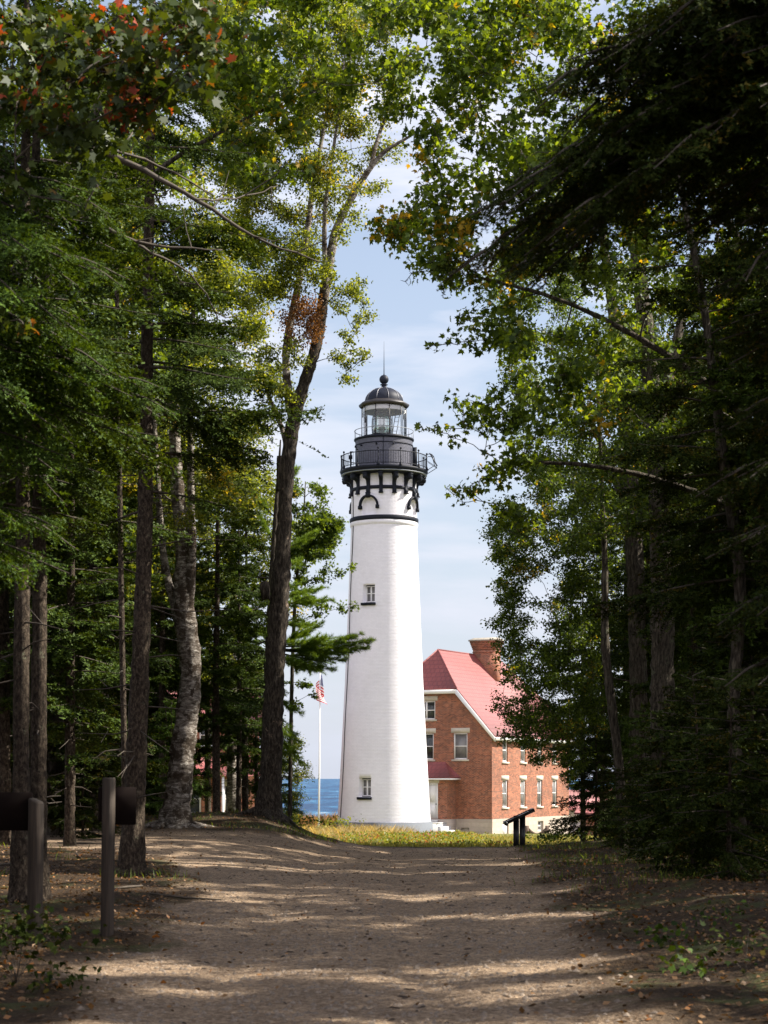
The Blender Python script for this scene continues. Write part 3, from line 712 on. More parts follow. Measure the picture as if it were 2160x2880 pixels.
MB().tube([(fx+0.03, fy-0.09, -0.6), (fx+0.12, fy-0.09, ftz-0.05)], 0.006, 4).build('halyard', M['pole_white'], pole, origin=(fx, fy, -1.75))
# drooping flag: 13 stripes, hanging in folds from a hoist along the mast
flag_mat, nt, out = new_mat('flag_cloth')
uvn = N(nt, 'ShaderNodeUVMap'); sp = N(nt, 'ShaderNodeSeparateXYZ', {0: uvn.outputs[0]})
m13 = N(nt, 'ShaderNodeMath', {0: sp.outputs[1], 1: 6.5}, operation='MULTIPLY'); fr_ = N(nt, 'ShaderNodeMath', {0: m13.outputs[0]}, operation='FRACT')
lt = N(nt, 'ShaderNodeMath', {0: fr_.outputs[0], 1: 0.5}, operation='LESS_THAN')
c_st = N(nt, 'ShaderNodeMixRGB', {'Fac': lt.outputs[0], 'Color1': (0.9,0.88,0.88), 'Color2': (0.55,0.03,0.05)})
inx = N(nt, 'ShaderNodeMath', {0: sp.outputs[0], 1: 0.4}, operation='LESS_THAN'); iny = N(nt, 'ShaderNodeMath', {0: sp.outputs[1], 1: 6/13.0}, operation='GREATER_THAN')
inn = N(nt, 'ShaderNodeMath', {0: inx.outputs[0], 1: iny.outputs[0]}, operation='MULTIPLY')
sc_ = N(nt, 'ShaderNodeMapping', {'Vector': uvn.outputs[0], 'Scale': (27.0, 18.0, 1.0)})
vo = N(nt, 'ShaderNodeTexVoronoi', {'Vector': sc_.outputs[0], 'Scale': 1.0, 'Randomness': 0.0}); st = N(nt, 'ShaderNodeMath', {0: vo.outputs['Distance'], 1: 0.3}, operation='LESS_THAN')
c_un = N(nt, 'ShaderNodeMixRGB', {'Fac': st.outputs[0], 'Color1': (0.03,0.05,0.22), 'Color2': (0.75,0.75,0.75)})
c_fl = N(nt, 'ShaderNodeMixRGB', {'Fac': inn.outputs[0], 'Color1': c_st.outputs[0], 'Color2': c_un.outputs[0]})
bd = N(nt, 'ShaderNodeBsdfDiffuse', {'Color': c_fl.outputs[0]}); bt = N(nt, 'ShaderNodeBsdfTranslucent', {'Color': c_fl.outputs[0]})
ms_ = N(nt, 'ShaderNodeMixShader', {0: 0.35, 1: bd.outputs[0], 2: bt.outputs[0]}); nt.links.new(ms_.outputs[0], out.inputs[0])
nu, nv = 36, 26; UVs = []; vs = []
for b in range(nv+1):
    v_ = b/nv                                 # 0 bottom .. 1 top of hoist
    for a in range(nu+1):
        u_ = a/nu                             # 0 hoist .. 1 fly
        swing = 0.30*math.sin(u_*7.5+0.4)*(1-0.35*v_)*min(1, u_*3)
        x = fx+0.10 + swing + 0.06*u_*(1-v_)+0.08*math.sin(v_*3+u_*3)*u_
        y = fy-0.07 - 0.22*math.sin(u_*11)*u_
        z = ftz - 0.10 - (1-v_)*1.15*(1-0.12*u_) - 1.15*u_**1.15*(0.62+0.38*v_)
        vs.append((x, y, z)); UVs.append((u_, v_))
fq = [(b*(nu+1)+a, b*(nu+1)+a+1, (b+1)*(nu+1)+a+1, (b+1)*(nu+1)+a) for b in range(nv) for a in range(nu)]
UVs = np.array(UVs)
fl = MB().add(vs, fq).build('flag', flag_mat, None, origin=(fx, fy, ftz), smooth=True, uv=lambda W: UVs)
tag(fl, 'limp American flag with red and white stripes hanging at the flagpole top', 'flag')

# ------------------------------------------------------------------ interpretive panel on twin black posts
ip = P(1461, 2386, 51.0); ix, iy, iz = ip
pan = thing('interpretive_panel', 'black slanted reading panel on twin black posts at the end of the road', 'sign', (ix, iy, iz))
IO = (ix, iy, iz)
sc51 = 51.0/F
for a, b in ((-17, -1.5), (0.5, 16)):
    MB().box(ix+a*sc51, ix+b*sc51, iy-0.08, iy+0.08, iz-0.3, EYE-(2294-HY)*sc51+ (0.0)).build('post', M['panel_black'], pan, origin=IO)
x0, z0 = P(1420, 2314, 51)[0], P(1420, 2314, 51)[2]; x1, z1 = P(1500, 2277, 51)[0], P(1500, 2277, 51)[2]
m = MB(); d_ = np.array([x1-x0, 0, z1-z0]); d_ /= np.linalg.norm(d_); n_ = np.array([-d_[2], 0, d_[0]])
Lp = math.hypot(x1-x0, z1-z0)
def MI(v): v = np.asarray(v, float); return np.array([x0, iy, z0]) + v[:,0:1]*d_ + v[:,1:2]*np.array([0, 1.0, 0]) + v[:,2:3]*n_
m.box(0, Lp, -0.42, 0.42, -0.05, 0.0, MI); pb = m.build('panel', M['panel_black'], pan, origin=IO)
MB().box(0.06, Lp-0.12, -0.38, 0.38, 0.0, 0.012, MI).build('panel_face', M['panel_face'], pb, origin=IO)
m = MB(); m.box(-0.02, 0.04, -0.44, 0.44, -0.08, 0.04, MI); m.box(Lp-0.06, Lp, -0.44, 0.44, 0.0, 0.04, MI)
m.box(0.04, Lp-0.06, -0.44, -0.40, 0.0, 0.035, MI); m.box(0.04, Lp-0.06, 0.40, 0.44, 0.0, 0.035, MI); m.build('panel_rim', M['panel_black'], pb, origin=IO)

# ------------------------------------------------------------------ wooden sign posts near the camera
wood, nt, out = new_mat('weathered_post_wood')
tc = N(nt, 'ShaderNodeTexCoord'); mpn = N(nt, 'ShaderNodeMapping', {'Vector': tc.outputs['Object'], 'Scale': (30.0, 30.0, 1.6)})
no = N(nt, 'ShaderNodeTexNoise', {'Vector': mpn.outputs[0], 'Scale': 1.0, 'Detail': 8.0, 'Roughness': 0.7})
cc = ramp(nt, no.outputs['Fac'], [(0.3, (0.015,0.011,0.008)), (0.7, (0.085,0.062,0.044))])
b_ = N(nt, 'ShaderNodeBsdfPrincipled', {'Base Color': cc, 'Roughness': 0.85}); bp = N(nt, 'ShaderNodeBump', {'Height': no.outputs['Fac'], 'Strength': 0.5, 'Distance': 0.01})
nt.links.new(bp.outputs[0], b_.inputs['Normal']); nt.links.new(b_.outputs[0], out.inputs[0])
M['post_wood'] = wood
M['board_brown'] = plain('brown_sign_board', (0.009,0.005,0.004), 0.95, vary=0.3, scale=6, spec=0.15)
def rounded(w, h, r, n=5):
    pts = []
    for cx_, cz_, a in ((w-r, h-r, 0), (r, h-r, 90), (r, r, 180), (w-r, r, 270)):
        for k in range(n+1):
            t = math.radians(a+90*k/n); pts.append((cx_+r*math.cos(t), cz_+r*math.sin(t)))
    return pts
def sign_post(bx, by, bz, w, d, h, rot, lean, slant, boards, label):
    t = thing('sign_post', label, 'sign post', (bx, by, bz), 'short wooden sign posts beside the gravel road')
    c_, s_ = math.cos(rot), math.sin(rot)
    def MS(v):
        v = np.asarray(v, float); x = v[:,0]*c_-v[:,1]*s_ + v[:,2]*lean; y = v[:,0]*s_+v[:,1]*c_
        return np.stack([bx+x, by+y, bz+v[:,2]], -1)
    hw_, hd_, ch_ = w/2, d/2, 0.012
    prof_ = [(-hw_+ch_, -hd_), (hw_-ch_, -hd_), (hw_, -hd_+ch_), (hw_, hd_-ch_), (hw_-ch_, hd_), (-hw_+ch_, hd_), (-hw_, hd_-ch_), (-hw_, -hd_+ch_)]
    m_ = MB(); n_ = 8; lv = [-0.25, 0.4, 0.9, h]
    vv = [(x, y, z + (slant*x if z == h else 0)) for z in lv for x, y in prof_]
    vv += [(x*0.86, y*0.86, h+slant*x*0.86+0.015) for x, y in prof_]
    ff = [(k*n_+j, k*n_+(j+1) % n_, (k+1)*n_+(j+1) % n_, (k+1)*n_+j) for k in range(len(lv)) for j in range(n_)] + [tuple(range(len(lv)*n_, len(lv)*n_+n_))]
    m_.add(MS(vv), ff); m_.build('post', M['post_wood'], t, origin=(bx, by, bz))
    for (ox, oy, oz, bw, bh, face, lab) in boards:
        fa, fb = math.cos(face), math.sin(face); pts = rounded(bw, bh, 0.02)
        def MBd(p, off): 
            x = ox + p[:,0]*fa - off*fb; y = oy + p[:,0]*fb + off*fa
            return np.stack([bx+x, by+y, bz+oz+p[:,1]], -1)
        m_ = MB(); m_.prism(pts, lambda p: MBd(p, 0), lambda p: MBd(p, 0.04)); m_.build('sign_board', M['board_brown'], t, origin=(bx, by, bz))
    return t
q1 = P(301, 2645, 17.6)
sign_post(q1[0], q1[1], q1[2], 0.10, 0.10, 1.535, math.radians(-32), 0.012, 0.0,
          [(0.045, 0.03, 1.10, 0.225, 0.36, math.radians(8), ''), (-0.052, 0.02, 1.13, 0.05, 0.33, math.radians(70), '')],
          'grey weathered square sign post with a brown board, in front of the spruce trunk')
q2 = P(97, 2655, 17.3)
sign_post(q2[0], q2[1], q2[2], 0.13, 0.10, 1.33, math.radians(-38), 0.012, -0.35,
          [(-0.36, 0.02, 1.06, 0.33, 0.36, math.radians(4), '')],
          'dark slant-topped sign post at the left edge carrying a black board')

# ------------------------------------------------------------------ small wooden bench by the house wall
bp_ = P(1514, 2349, 116.0); BO = (bp_[0]-0.1, 116.0, bp_[2]-0.03)
bench = thing('garden_bench', 'small dark curved wooden bench on the lawn in front of the brick house', 'bench', BO)
for sx in (-0.72, 0.55): MB().box(BO[0]+sx, BO[0]+sx+0.22, 115.8, 116.2, BO[2]-0.1, BO[2]+0.62).build('end_block', M['rock'], bench, origin=BO)
m = MB(); n_ = 10; pr_ = [(-0.5+1.05*k/n_, 0.50-0.34*math.sin(math.pi*k/n_)) for k in range(n_+1)] + [(0.55-1.05*k/n_, 0.06) for k in range(n_+1)]
m.prism(pr_, lambda p: np.stack([BO[0]+p[:,0], np.full(len(p), 115.85), BO[2]+p[:,1]], -1), lambda p: np.stack([BO[0]+p[:,0], np.full(len(p), 116.1), BO[2]+p[:,1]], -1))
m.build('seat', M['rock'], bench, origin=BO)
# ------------------------------------------------------------------ ground
def vnoise(x, y, s, seed=0):
    """smooth value noise, vectorised"""
    x = np.asarray(x, float)/s + 100.3; y = np.asarray(y, float)/s + 71.7
    xi = np.floor(x).astype(np.int64); yi = np.floor(y).astype(np.int64); fx_ = x-xi; fy_ = y-yi
    def h(a, b):
        n = (a*374761393 + b*668265263 + seed*974711) & 0xffffffff
        n = ((n ^ (n >> 13))*1274126177) & 0xffffffff
        return ((n ^ (n >> 16)) & 0xffff)/65535.0
    u = fx_*fx_*(3-2*fx_); v = fy_*fy_*(3-2*fy_)
    return (h(xi, yi)*(1-u)+h(xi+1, yi)*u)*(1-v) + (h(xi, yi+1)*(1-u)+h(xi+1, yi+1)*u)*v - 0.5
YK = np.array([-60, 0, 30, 50, 56, 64, 80, 107, 120, 150, 165, 185, 230, 400])
ZK = np.array([0.1, 0, -0.02, -0.33, -0.62, -1.0, -1.35, -1.72, -2.27, -3.0, -6, -14, -30, -40.])
def gz(x, y):
    x = np.asarray(x, float); y = np.asarray(y, float)
    z = np.interp(y, YK, ZK)
    yb = smooth01(22, 47, y)*(1-smooth01(50, 70, y))
    left = 0.62*smooth01(0.2, -3.9, x)*yb
    bank = 0.24*smooth01(-1.6, -3.4, x)*smooth01(44.0, 47.5, y)*(1-smooth01(52, 70, y))
    right = 0.16*smooth01(4.0, 7.5, x)*smooth01(20, 42, y)*(1-smooth01(56, 75, y))
    z = z + left + bank + right
    road = road_mask(x, y)
    rough = (1-road)*(vnoise(x, y, 1.1, 3)*0.12 + vnoise(x, y, 0.35, 4)*0.05) + vnoise(x, y, 3.0, 5)*0.06 - 0.03*road*(np.exp(-((x+1.25)/0.3)**2)+np.exp(-((x-0.35)/0.3)**2))*(y < 48) + vnoise(x, y, 0.5, 8)*0.015
    near = smooth01(2.0, 4.0, np.abs(x))*0.16*(1-smooth01(26, 34, y))
    return z + rough*(1-smooth01(90, 110, y)*0.6) + near*(x > 0) + 0.05*(1-road)
def road_edges(y):
    y = np.asarray(y, float)
    R_ = np.interp(y, [-60, 5, 12.6, 20, 28, 38, 46, 54, 62], [1.9, 1.5, 1.5, 2.1, 2.45, 3.0, 3.5, 3.6, 3.6])
    L_ = np.interp(y, [-60, 5, 12.6, 16, 20, 29, 34, 39, 46, 62], [-2.6, -2.2, -2.2, -2.3, -2.5, -3.1, -4.6, -14, -16, -16])
    return L_, R_
def road_mask(x, y):
    L_, R_ = road_edges(y)
    w = vnoise(x, y, 0.9, 11)*0.9 + vnoise(x, y, 0.3, 12)*0.4
    m_ = smooth01(-0.35, 0.35, R_-x+w)*smooth01(-0.35, 0.35, x-L_+w)
    far = 1-smooth01(45.3, 46.5, y + np.where(np.asarray(x) > -1.2, -6.5, 3.6*smooth01(-1.2, -3.0, x)) + w)
    return m_*far
def axis(parts):
    out = [parts[0][0]]
    for a, b, s in parts: out += list(np.linspace(a, b, max(2, int(round((b-a)/s))+1))[1:])
    return np.array(out)
gx = axis([(-400, -60, 40), (-60, -16, 4), (-16, -5, 0.35), (-5, 5, 0.11), (5, 14, 0.35), (14, 60, 4), (60, 400, 40)])
gy = axis([(-60, 6, 4), (6, 30, 0.14), (30, 52, 0.22), (52, 120, 0.8), (120, 230, 5), (230, 400, 30)])
GX, GY = np.meshgrid(gx, gy); GZ = gz(GX, GY)
V = np.stack([GX, GY, GZ], -1).reshape(-1, 3); nx_, ny_ = len(gx), len(gy)
i = np.arange(ny_-1)[:,None]*nx_; j = np.arange(nx_-1)[None,:]
Fg = np.stack([i+j, i+j+1, i+nx_+j+1, i+nx_+j], -1).reshape(-1, 4)
gm, nt, out = new_mat('forest_floor_and_gravel')
tc = N(nt, 'ShaderNodeTexCoord'); OB = tc.outputs['Object']
at = N(nt, 'ShaderNodeAttribute', attribute_name='road'); ag = N(nt, 'ShaderNodeAttribute', attribute_name='meadow')
n1 = N(nt, 'ShaderNodeTexNoise', {'Vector': OB, 'Scale': 17.0, 'Detail': 9.0, 'Roughness': 0.85})
n2_ = N(nt, 'ShaderNodeTexNoise', {'Vector': OB, 'Scale': 1.3, 'Detail': 8.0, 'Roughness': 0.75})
vo = N(nt, 'ShaderNodeTexVoronoi', {'Vector': OB, 'Scale': 34.0})
grav = ramp(nt, n1.outputs['Fac'], [(0.32, (0.04,0.029,0.02)), (0.46, (0.215,0.158,0.110)), (0.64, (0.54,0.43,0.315))])
dirt = ramp(nt, n2_.outputs['Fac'], [(0.35, (0.72,0.68,0.64)), (0.65, (1.3,1.22,1.1))])
grav2 = N(nt, 'ShaderNodeMixRGB', {'Fac': 0.8, 'Color1': grav, 'Color2': dirt}, blend_type='MULTIPLY')
cellc = ramp(nt, vo.outputs['Color'], [(0.1, (0.75,0.72,0.70)), (0.9, (1.25,1.22,1.2))])
grav3 = N(nt, 'ShaderNodeMixRGB', {'Fac': 0.6, 'Color1': grav2.outputs[0], 'Color2': cellc}, blend_type='MULTIPLY')
n3_ = N(nt, 'ShaderNodeTexNoise', {'Vector': OB, 'Scale': 14.0, 'Detail': 9.0, 'Roughness': 0.75})
floor = ramp(nt, n3_.outputs['Fac'], [(0.3, (0.012,0.008,0.005)), (0.52, (0.048,0.029,0.015)), (0.75, (0.19,0.115,0.055))])
n4_ = N(nt, 'ShaderNodeTexNoise', {'Vector': OB, 'Scale': 0.9, 'Detail': 6.0, 'Roughness': 0.7})
moss = ramp(nt, n4_.outputs['Fac'], [(0.52, (0,0,0)), (0.62, (1,1,1))])
mossm = N(nt, 'ShaderNodeMath', {0: moss, 1: 0.6}, operation='MULTIPLY')
floor2 = N(nt, 'ShaderNodeMixRGB', {'Fac': mossm.outputs[0], 'Color1': floor, 'Color2': (0.055,0.075,0.018)})
n5_ = N(nt, 'ShaderNodeTexNoise', {'Vector': OB, 'Scale': 1.4, 'Detail': 7.0, 'Roughness': 0.7})
mead = ramp(nt, n5_.outputs['Fac'], [(0.3, (0.07,0.10,0.022)), (0.5, (0.15,0.16,0.045)), (0.7, (0.27,0.235,0.10))])
fm = N(nt, 'ShaderNodeMixRGB', {'Fac': ag.outputs['Fac'], 'Color1': floor2.outputs[0], 'Color2': mead})
fin = N(nt, 'ShaderNodeMixRGB', {'Fac': at.outputs['Fac'], 'Color1': fm.outputs[0], 'Color2': grav3.outputs[0]})
bs = N(nt, 'ShaderNodeBsdfPrincipled', {'Base Color': fin.outputs[0], 'Roughness': 0.95, 'Specular IOR Level': 0.2})
hm = N(nt, 'ShaderNodeMath', {0: n1.outputs['Fac'], 1: vo.outputs['Distance']}, operation='ADD')
bmp = N(nt, 'ShaderNodeBump', {'Height': hm.outputs[0], 'Strength': 1.0, 'Distance': 0.024}); nt.links.new(bmp.outputs[0], bs.inputs['Normal'])
nt.links.new(bs.outputs[0], out.inputs[0])
ground = MB().add(V, Fg).build('ground', gm, None, smooth=True); tag(ground, kind='structure')
a_ = ground.data.attributes.new('road', 'FLOAT', 'POINT'); a_.data.foreach_set('value', road_mask(V[:,0], V[:,1]).astype(np.float32))
a_ = ground.data.attributes.new('meadow', 'FLOAT', 'POINT')
a_.data.foreach_set('value', (smooth01(52, 60, V[:,1]+vnoise(V[:,0], V[:,1], 2, 9)*6)).astype(np.float32))

# path across the lawn
m = MB(); ys = np.linspace(0, 1, 40)
pp = np.stack([4.0+16*ys, 113.5-2.5*ys+2.0*np.sin(ys*5), np.zeros(40)], -1); L_ = []; 
for k in range(40):
    for w_ in (-0.55, 0.0, 0.55):
        x, y = pp[k][0], pp[k][1]+w_; L_.append((x, y, float(gz(x, y))+0.035))
m.add(L_, [(3*k+j, 3*k+3+j, 3*k+4+j, 3*k+1+j) for k in range(39) for j in range(2)])
tag(m.build('path', plain('sandy_path', (0.42,0.36,0.29), 0.95, vary=0.2, scale=5), None), kind='structure')

# lake
wm, nt, out = new_mat('lake_water')
tc = N(nt, 'ShaderNodeTexCoord')
mw = N(nt, 'ShaderNodeMapping', {'Vector': tc.outputs['Object'], 'Scale': (0.03, 0.010, 1.0)})
nw = N(nt, 'ShaderNodeTexNoise', {'Vector': mw.outputs[0], 'Scale': 1.0, 'Detail': 12.0, 'Roughness': 0.78})
cw_ = ramp(nt, nw.outputs['Fac'], [(0.35, (0.001,0.010,0.035)), (0.5, (0.006,0.05,0.13)), (0.6, (0.04,0.17,0.30)), (0.66, (0.6,0.65,0.7))])
bw_ = N(nt, 'ShaderNodeBsdfPrincipled', {'Base Color': cw_, 'Roughness': 0.45, 'Specular IOR Level': 0.22})
bq = N(nt, 'ShaderNodeBump', {'Height': nw.outputs['Fac'], 'Strength': 1.0, 'Distance': 3.0}); nt.links.new(bq.outputs[0], bw_.inputs['Normal'])
nt.links.new(bw_.outputs[0], out.inputs[0])
m = MB(); m.add([(-30000, 150, -13.5), (30000, 150, -13.5), (30000, 50000, -13.5), (-30000, 50000, -13.5)], [(0,1,2,3)])
tag(m.build('lake_water', wm, None), kind='structure')
# ------------------------------------------------------------------ foliage materials
def leaf_mat(name, c1, c2, acc=None, acc_amt=0.0, acc_scale=1.2, transl=0.5, rough=0.5, gloss=0.3):
    m, nt, out = new_mat(name)
    ge_ = N(nt, 'ShaderNodeNewGeometry'); tc = N(nt, 'ShaderNodeTexCoord')
    c = ramp(nt, ge_.outputs['Random Per Island'], [(0.0, c1), (0.75, c2), (1.0, tuple(min(1, k*1.5) for k in c2))])
    if acc:
        no = N(nt, 'ShaderNodeTexNoise', {'Vector': tc.outputs['Object'], 'Scale': acc_scale, 'Detail': 2.0})
        ad = N(nt, 'ShaderNodeMath', {0: ge_.outputs['Random Per Island'], 1: 0.28}, operation='MULTIPLY')
        ad2 = N(nt, 'ShaderNodeMath', {0: no.outputs['Fac'], 1: ad.outputs[0]}, operation='ADD')
        f = ramp(nt, ad2.outputs[0], [(0.86-acc_amt, (0,0,0)), (0.92-acc_amt, (1,1,1))])
        c = N(nt, 'ShaderNodeMixRGB', {'Fac': f, 'Color1': c, 'Color2': acc}).outputs[0]
    b = N(nt, 'ShaderNodeBsdfPrincipled', {'Base Color': c, 'Roughness': rough, 'Specular IOR Level': gloss})
    tcol = N(nt, 'ShaderNodeMixRGB', {'Fac': 1.0, 'Color1': c, 'Color2': (2.2, 1.8, 0.5)}, blend_type='MULTIPLY')
    t = N(nt, 'ShaderNodeBsdfTranslucent', {'Color': tcol.outputs[0]})
    mx = N(nt, 'ShaderNodeMixShader', {0: transl, 1: b.outputs[0], 2: t.outputs[0]})
    nt.links.new(mx.outputs[0], out.inputs[0]); return m
L = {
 'birch': leaf_mat('birch_leaves', (0.030,0.052,0.008), (0.16,0.20,0.03), (0.34,0.27,0.03), 0.04, 0.7),
 'maple': leaf_mat('maple_leaves', (0.022,0.05,0.006), (0.12,0.18,0.018), (0.42,0.28,0.02), 0.04, 0.6, transl=0.5),
 'maple_red': leaf_mat('reddening_maple_leaves', (0.018,0.035,0.006), (0.055,0.08,0.012), (0.30,0.05,0.02), 0.09, 1.8, transl=0.3),
 'tree': leaf_mat('broad_leaves', (0.018,0.038,0.006), (0.095,0.15,0.02), (0.30,0.22,0.02), 0.02, 0.5, transl=0.42),
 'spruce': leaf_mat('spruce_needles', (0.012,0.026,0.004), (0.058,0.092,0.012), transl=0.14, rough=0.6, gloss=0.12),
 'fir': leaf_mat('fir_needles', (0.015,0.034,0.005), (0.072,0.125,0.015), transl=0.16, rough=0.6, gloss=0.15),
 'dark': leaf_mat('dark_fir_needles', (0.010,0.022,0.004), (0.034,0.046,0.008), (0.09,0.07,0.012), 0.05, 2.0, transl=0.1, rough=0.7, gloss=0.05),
 'pine': leaf_mat('pine_needles', (0.06,0.12,0.014), (0.16,0.25,0.03), transl=0.25, rough=0.55, gloss=0.2),
 'dead': leaf_mat('dead_brown_leaves', (0.11,0.05,0.022), (0.24,0.12,0.05), transl=0.3),
}
def bark_mat(name, dark, mid, light, vs=(9, 9, 2.2), spots=None, bump=0.8):
    m, nt, out = new_mat(name)
    tc = N(nt, 'ShaderNodeTexCoord'); mp_ = N(nt, 'ShaderNodeMapping', {'Vector': tc.outputs['Object'], 'Scale': vs})
    n1 = N(nt, 'ShaderNodeTexNoise', {'Vector': mp_.outputs[0], 'Scale': 1.0, 'Detail': 9.0, 'Roughness': 0.72, 'Distortion': 0.4})
    c = ramp(nt, n1.outputs['Fac'], [(0.35, dark), (0.5, mid), (0.66, light)])
    if spots:
        n2 = N(nt, 'ShaderNodeTexNoise', {'Vector': tc.outputs['Object'], 'Scale': spots[1], 'Detail': 6.0, 'Roughness': 0.7})
        f = ramp(nt, n2.outputs['Fac'], [(spots[2], (0,0,0)), (spots[2]+0.06, (1,1,1))])
        c = N(nt, 'ShaderNodeMixRGB', {'Fac': f, 'Color1': c, 'Color2': spots[0]}).outputs[0]
    b = N(nt, 'ShaderNodeBsdfPrincipled', {'Base Color': c, 'Roughness': 0.9, 'Specular IOR Level': 0.2})
    bp = N(nt, 'ShaderNodeBump', {'Height': n1.outputs['Fac'], 'Strength': bump, 'Distance': 0.07}); nt.links.new(bp.outputs[0], b.inputs['Normal'])
    nt.links.new(b.outputs[0], out.inputs[0]); return m
K = {
 'spruce': bark_mat('spruce_bark', (0.012,0.008,0.006), (0.065,0.048,0.034), (0.18,0.14,0.10), (26,26,13), ((0.19,0.19,0.125), 9.0, 0.62), 1.0),
 'birch': bark_mat('birch_bark', (0.025,0.018,0.014), (0.20,0.17,0.14), (0.56,0.52,0.46), (6,6,16), ((0.065,0.048,0.034), 3.2, 0.50), 1.0),
 'old': bark_mat('old_broken_bark', (0.008,0.006,0.005), (0.05,0.04,0.031), (0.16,0.13,0.10), (22,22,5), ((0.30,0.22,0.16), 2.2, 0.62), 1.0),
 'maple': bark_mat('furrowed_bark', (0.012,0.010,0.007), (0.075,0.062,0.046), (0.20,0.17,0.125), (20,20,3.5), ((0.12,0.125,0.08), 4.0, 0.6), 1.0),
 'twig': plain('twig_bark', (0.055,0.042,0.03), 0.85, vary=0.3),
 'bare': plain('bare_branch_bark', (0.07,0.055,0.04), 0.85, vary=0.35, scale=8),
}

# ------------------------------------------------------------------ foliage geometry
DIAMOND = (np.array([(0,0,0), (0.34,0.42,0.07), (0,1,0.0), (-0.34,0.42,0.07)]), 4)
MAPLE = (np.array([(0,-0.12,0), (0.13,0.08,0.05), (0.42,0.02,-0.02), (0.33,0.24,0.10), (0.55,0.52,-0.04), (0.24,0.52,0.08), (0,1.0,-0.16), (-0.24,0.52,0.08), (-0.55,0.52,-0.04), (-0.33,0.24,0.10), (-0.42,0.02,-0.02), (-0.13,0.08,0.05)]), 12)
def unit(v): return v/(np.linalg.norm(v, axis=-1, keepdims=True)+1e-9)
def leaves(mb, cen, size, rng, tmpl=DIAMOND, up=0.7, hang=0.25):
    n = len(cen)
    if not n: return
    T, k = tmpl
    nrm = unit(rng.normal(size=(n, 3)) + np.array([0, 0, up]))
    d = rng.normal(size=(n, 3)); d[:,2] -= hang*2; d = unit(d - nrm*np.sum(d*nrm, 1, keepdims=True))
    s = np.cross(nrm, d)
    sz = size*(0.65+0.7*rng.random(n))[:,None,None]
    v = cen[:,None,:] + sz*(T[None,:,0:1]*s[:,None,:] + T[None,:,1:2]*d[:,None,:] + T[None,:,2:3]*nrm[:,None,:])
    mb.add(v.reshape(-1, 3), np.arange(n*k).reshape(n, k))

def inpoly(x, y, poly):
    c = np.zeros(np.shape(x), bool); n = len(poly)
    for k in range(n):
        x1, y1 = poly[k]; x2, y2 = poly[(k+1) % n]
        c ^= ((y1 > y) != (y2 > y)) & (x < (x2-x1)*(y-y1)/(y2-y1+1e-12)+x1)
    return c
# the open sky between the two woods, in 1659-wide picture coordinates
GAP = [(905,250),(885,300),(868,380),(835,440),(775,480),(752,560),(800,620),(800,790),(770,850),(705,880),(662,950),(645,1035),(690,1060),(735,1130),(730,1200),(640,1500),(655,1690),(620,1800),
       (1260,1800),(1240,1650),(1080,1620),(1090,1400),(1062,1250),(1045,1115),(1090,1060),(1080,960),(1040,850),(1075,750),(1010,660),(960,610),(890,560),(830,520),(850,440),(885,380),(915,300)]
def proj(p):
    p = np.asarray(p); Y = p[...,1]
    return (HX + F*p[...,0]/Y)/KD, (HY - F*(p[...,2]-EYE)/Y)/KD
def region(poly, y0, y1, n, r0, r1, rng, gap=True):
    """random clumps whose centres fall in a polygon of the picture, at true distances y0..y1"""
    poly = np.array(poly, float); out = []
    lo, hi = poly.min(0), poly.max(0)
    while len(out) < n:
        x, y = lo + (hi-lo)*rng.random(2)
        if not inpoly(x, y, poly): continue
        Y = y0+(y1-y0)*rng.random(); r = r0+(r1-r0)*rng.random()
        if gap:
            rp = r*0.75*F/Y/KD
            if any(inpoly(x+a*rp, y+b*rp, GAP) for a, b in ((1,0),(-1,0),(0,1),(0,-1),(0,0))): continue
        out.append((*D(x, y, Y), r))
    return np.array(out)

def polyline(pts, step):
    pts = np.asarray(pts, float); out = [pts[0]]
    for a, b in zip(pts[:-1], pts[1:]):
        n = max(1, int(np.linalg.norm(b[:3]-a[:3])/step))
        for k in range(1, n+1): out.append(a+(b-a)*k/n)
    return np.array(out)
def smooth_line(P4, it=2):
    P4 = np.asarray(P4, float)
    for _ in range(it):
        q_ = [P4[0]]
        for a, b in zip(P4[:-1], P4[1:]): q_ += [a*0.75+b*0.25, a*0.25+b*0.75]
        q_.append(P4[-1]); P4 = np.array(q_)
    return P4
def trunk_mesh(mb, pts4, rng, sides=14, flare=True, wob=0.16):
    pts4 = [tuple(q_) for q_ in pts4]
    if flare: a_ = pts4[0]; pts4 = [(a_[0], a_[1], min(a_[2], float(gz(a_[0], a_[1])))-0.35, a_[3])] + pts4
    p = polyline(smooth_line(pts4), 0.11); r = p[:,3].copy()*(1+0.10*(rng.random(len(p))-0.5))
    if flare:
        h = p[:,2]-p[0,2]-0.35; r = r*(1+0.55*np.exp(-np.maximum(h, 0)/0.28))
    mb.tube(p[:,:3], r, sides, cap=True, wob=wob, rng=rng)
def roots(mb, base, r, rng, n=5):
    for k in range(n):
        a = 2*math.pi*(k+rng.random()*0.6)/n; ln = r*(2.2+1.8*rng.random())
        q_ = []
        for t in (0, 0.35, 0.7, 1.0):
            x = base[0]+math.cos(a+0.3*t)*(r*0.5+ln*t); y = base[1]+math.sin(a+0.3*t)*(r*0.5+ln*t)
            q_.append((x, y, float(gz(x, y))+r*(0.55*(1-t)**2)-0.03*t))
        mb.tube(q_, [r*0.42, r*0.3, r*0.17, r*0.06], 7)

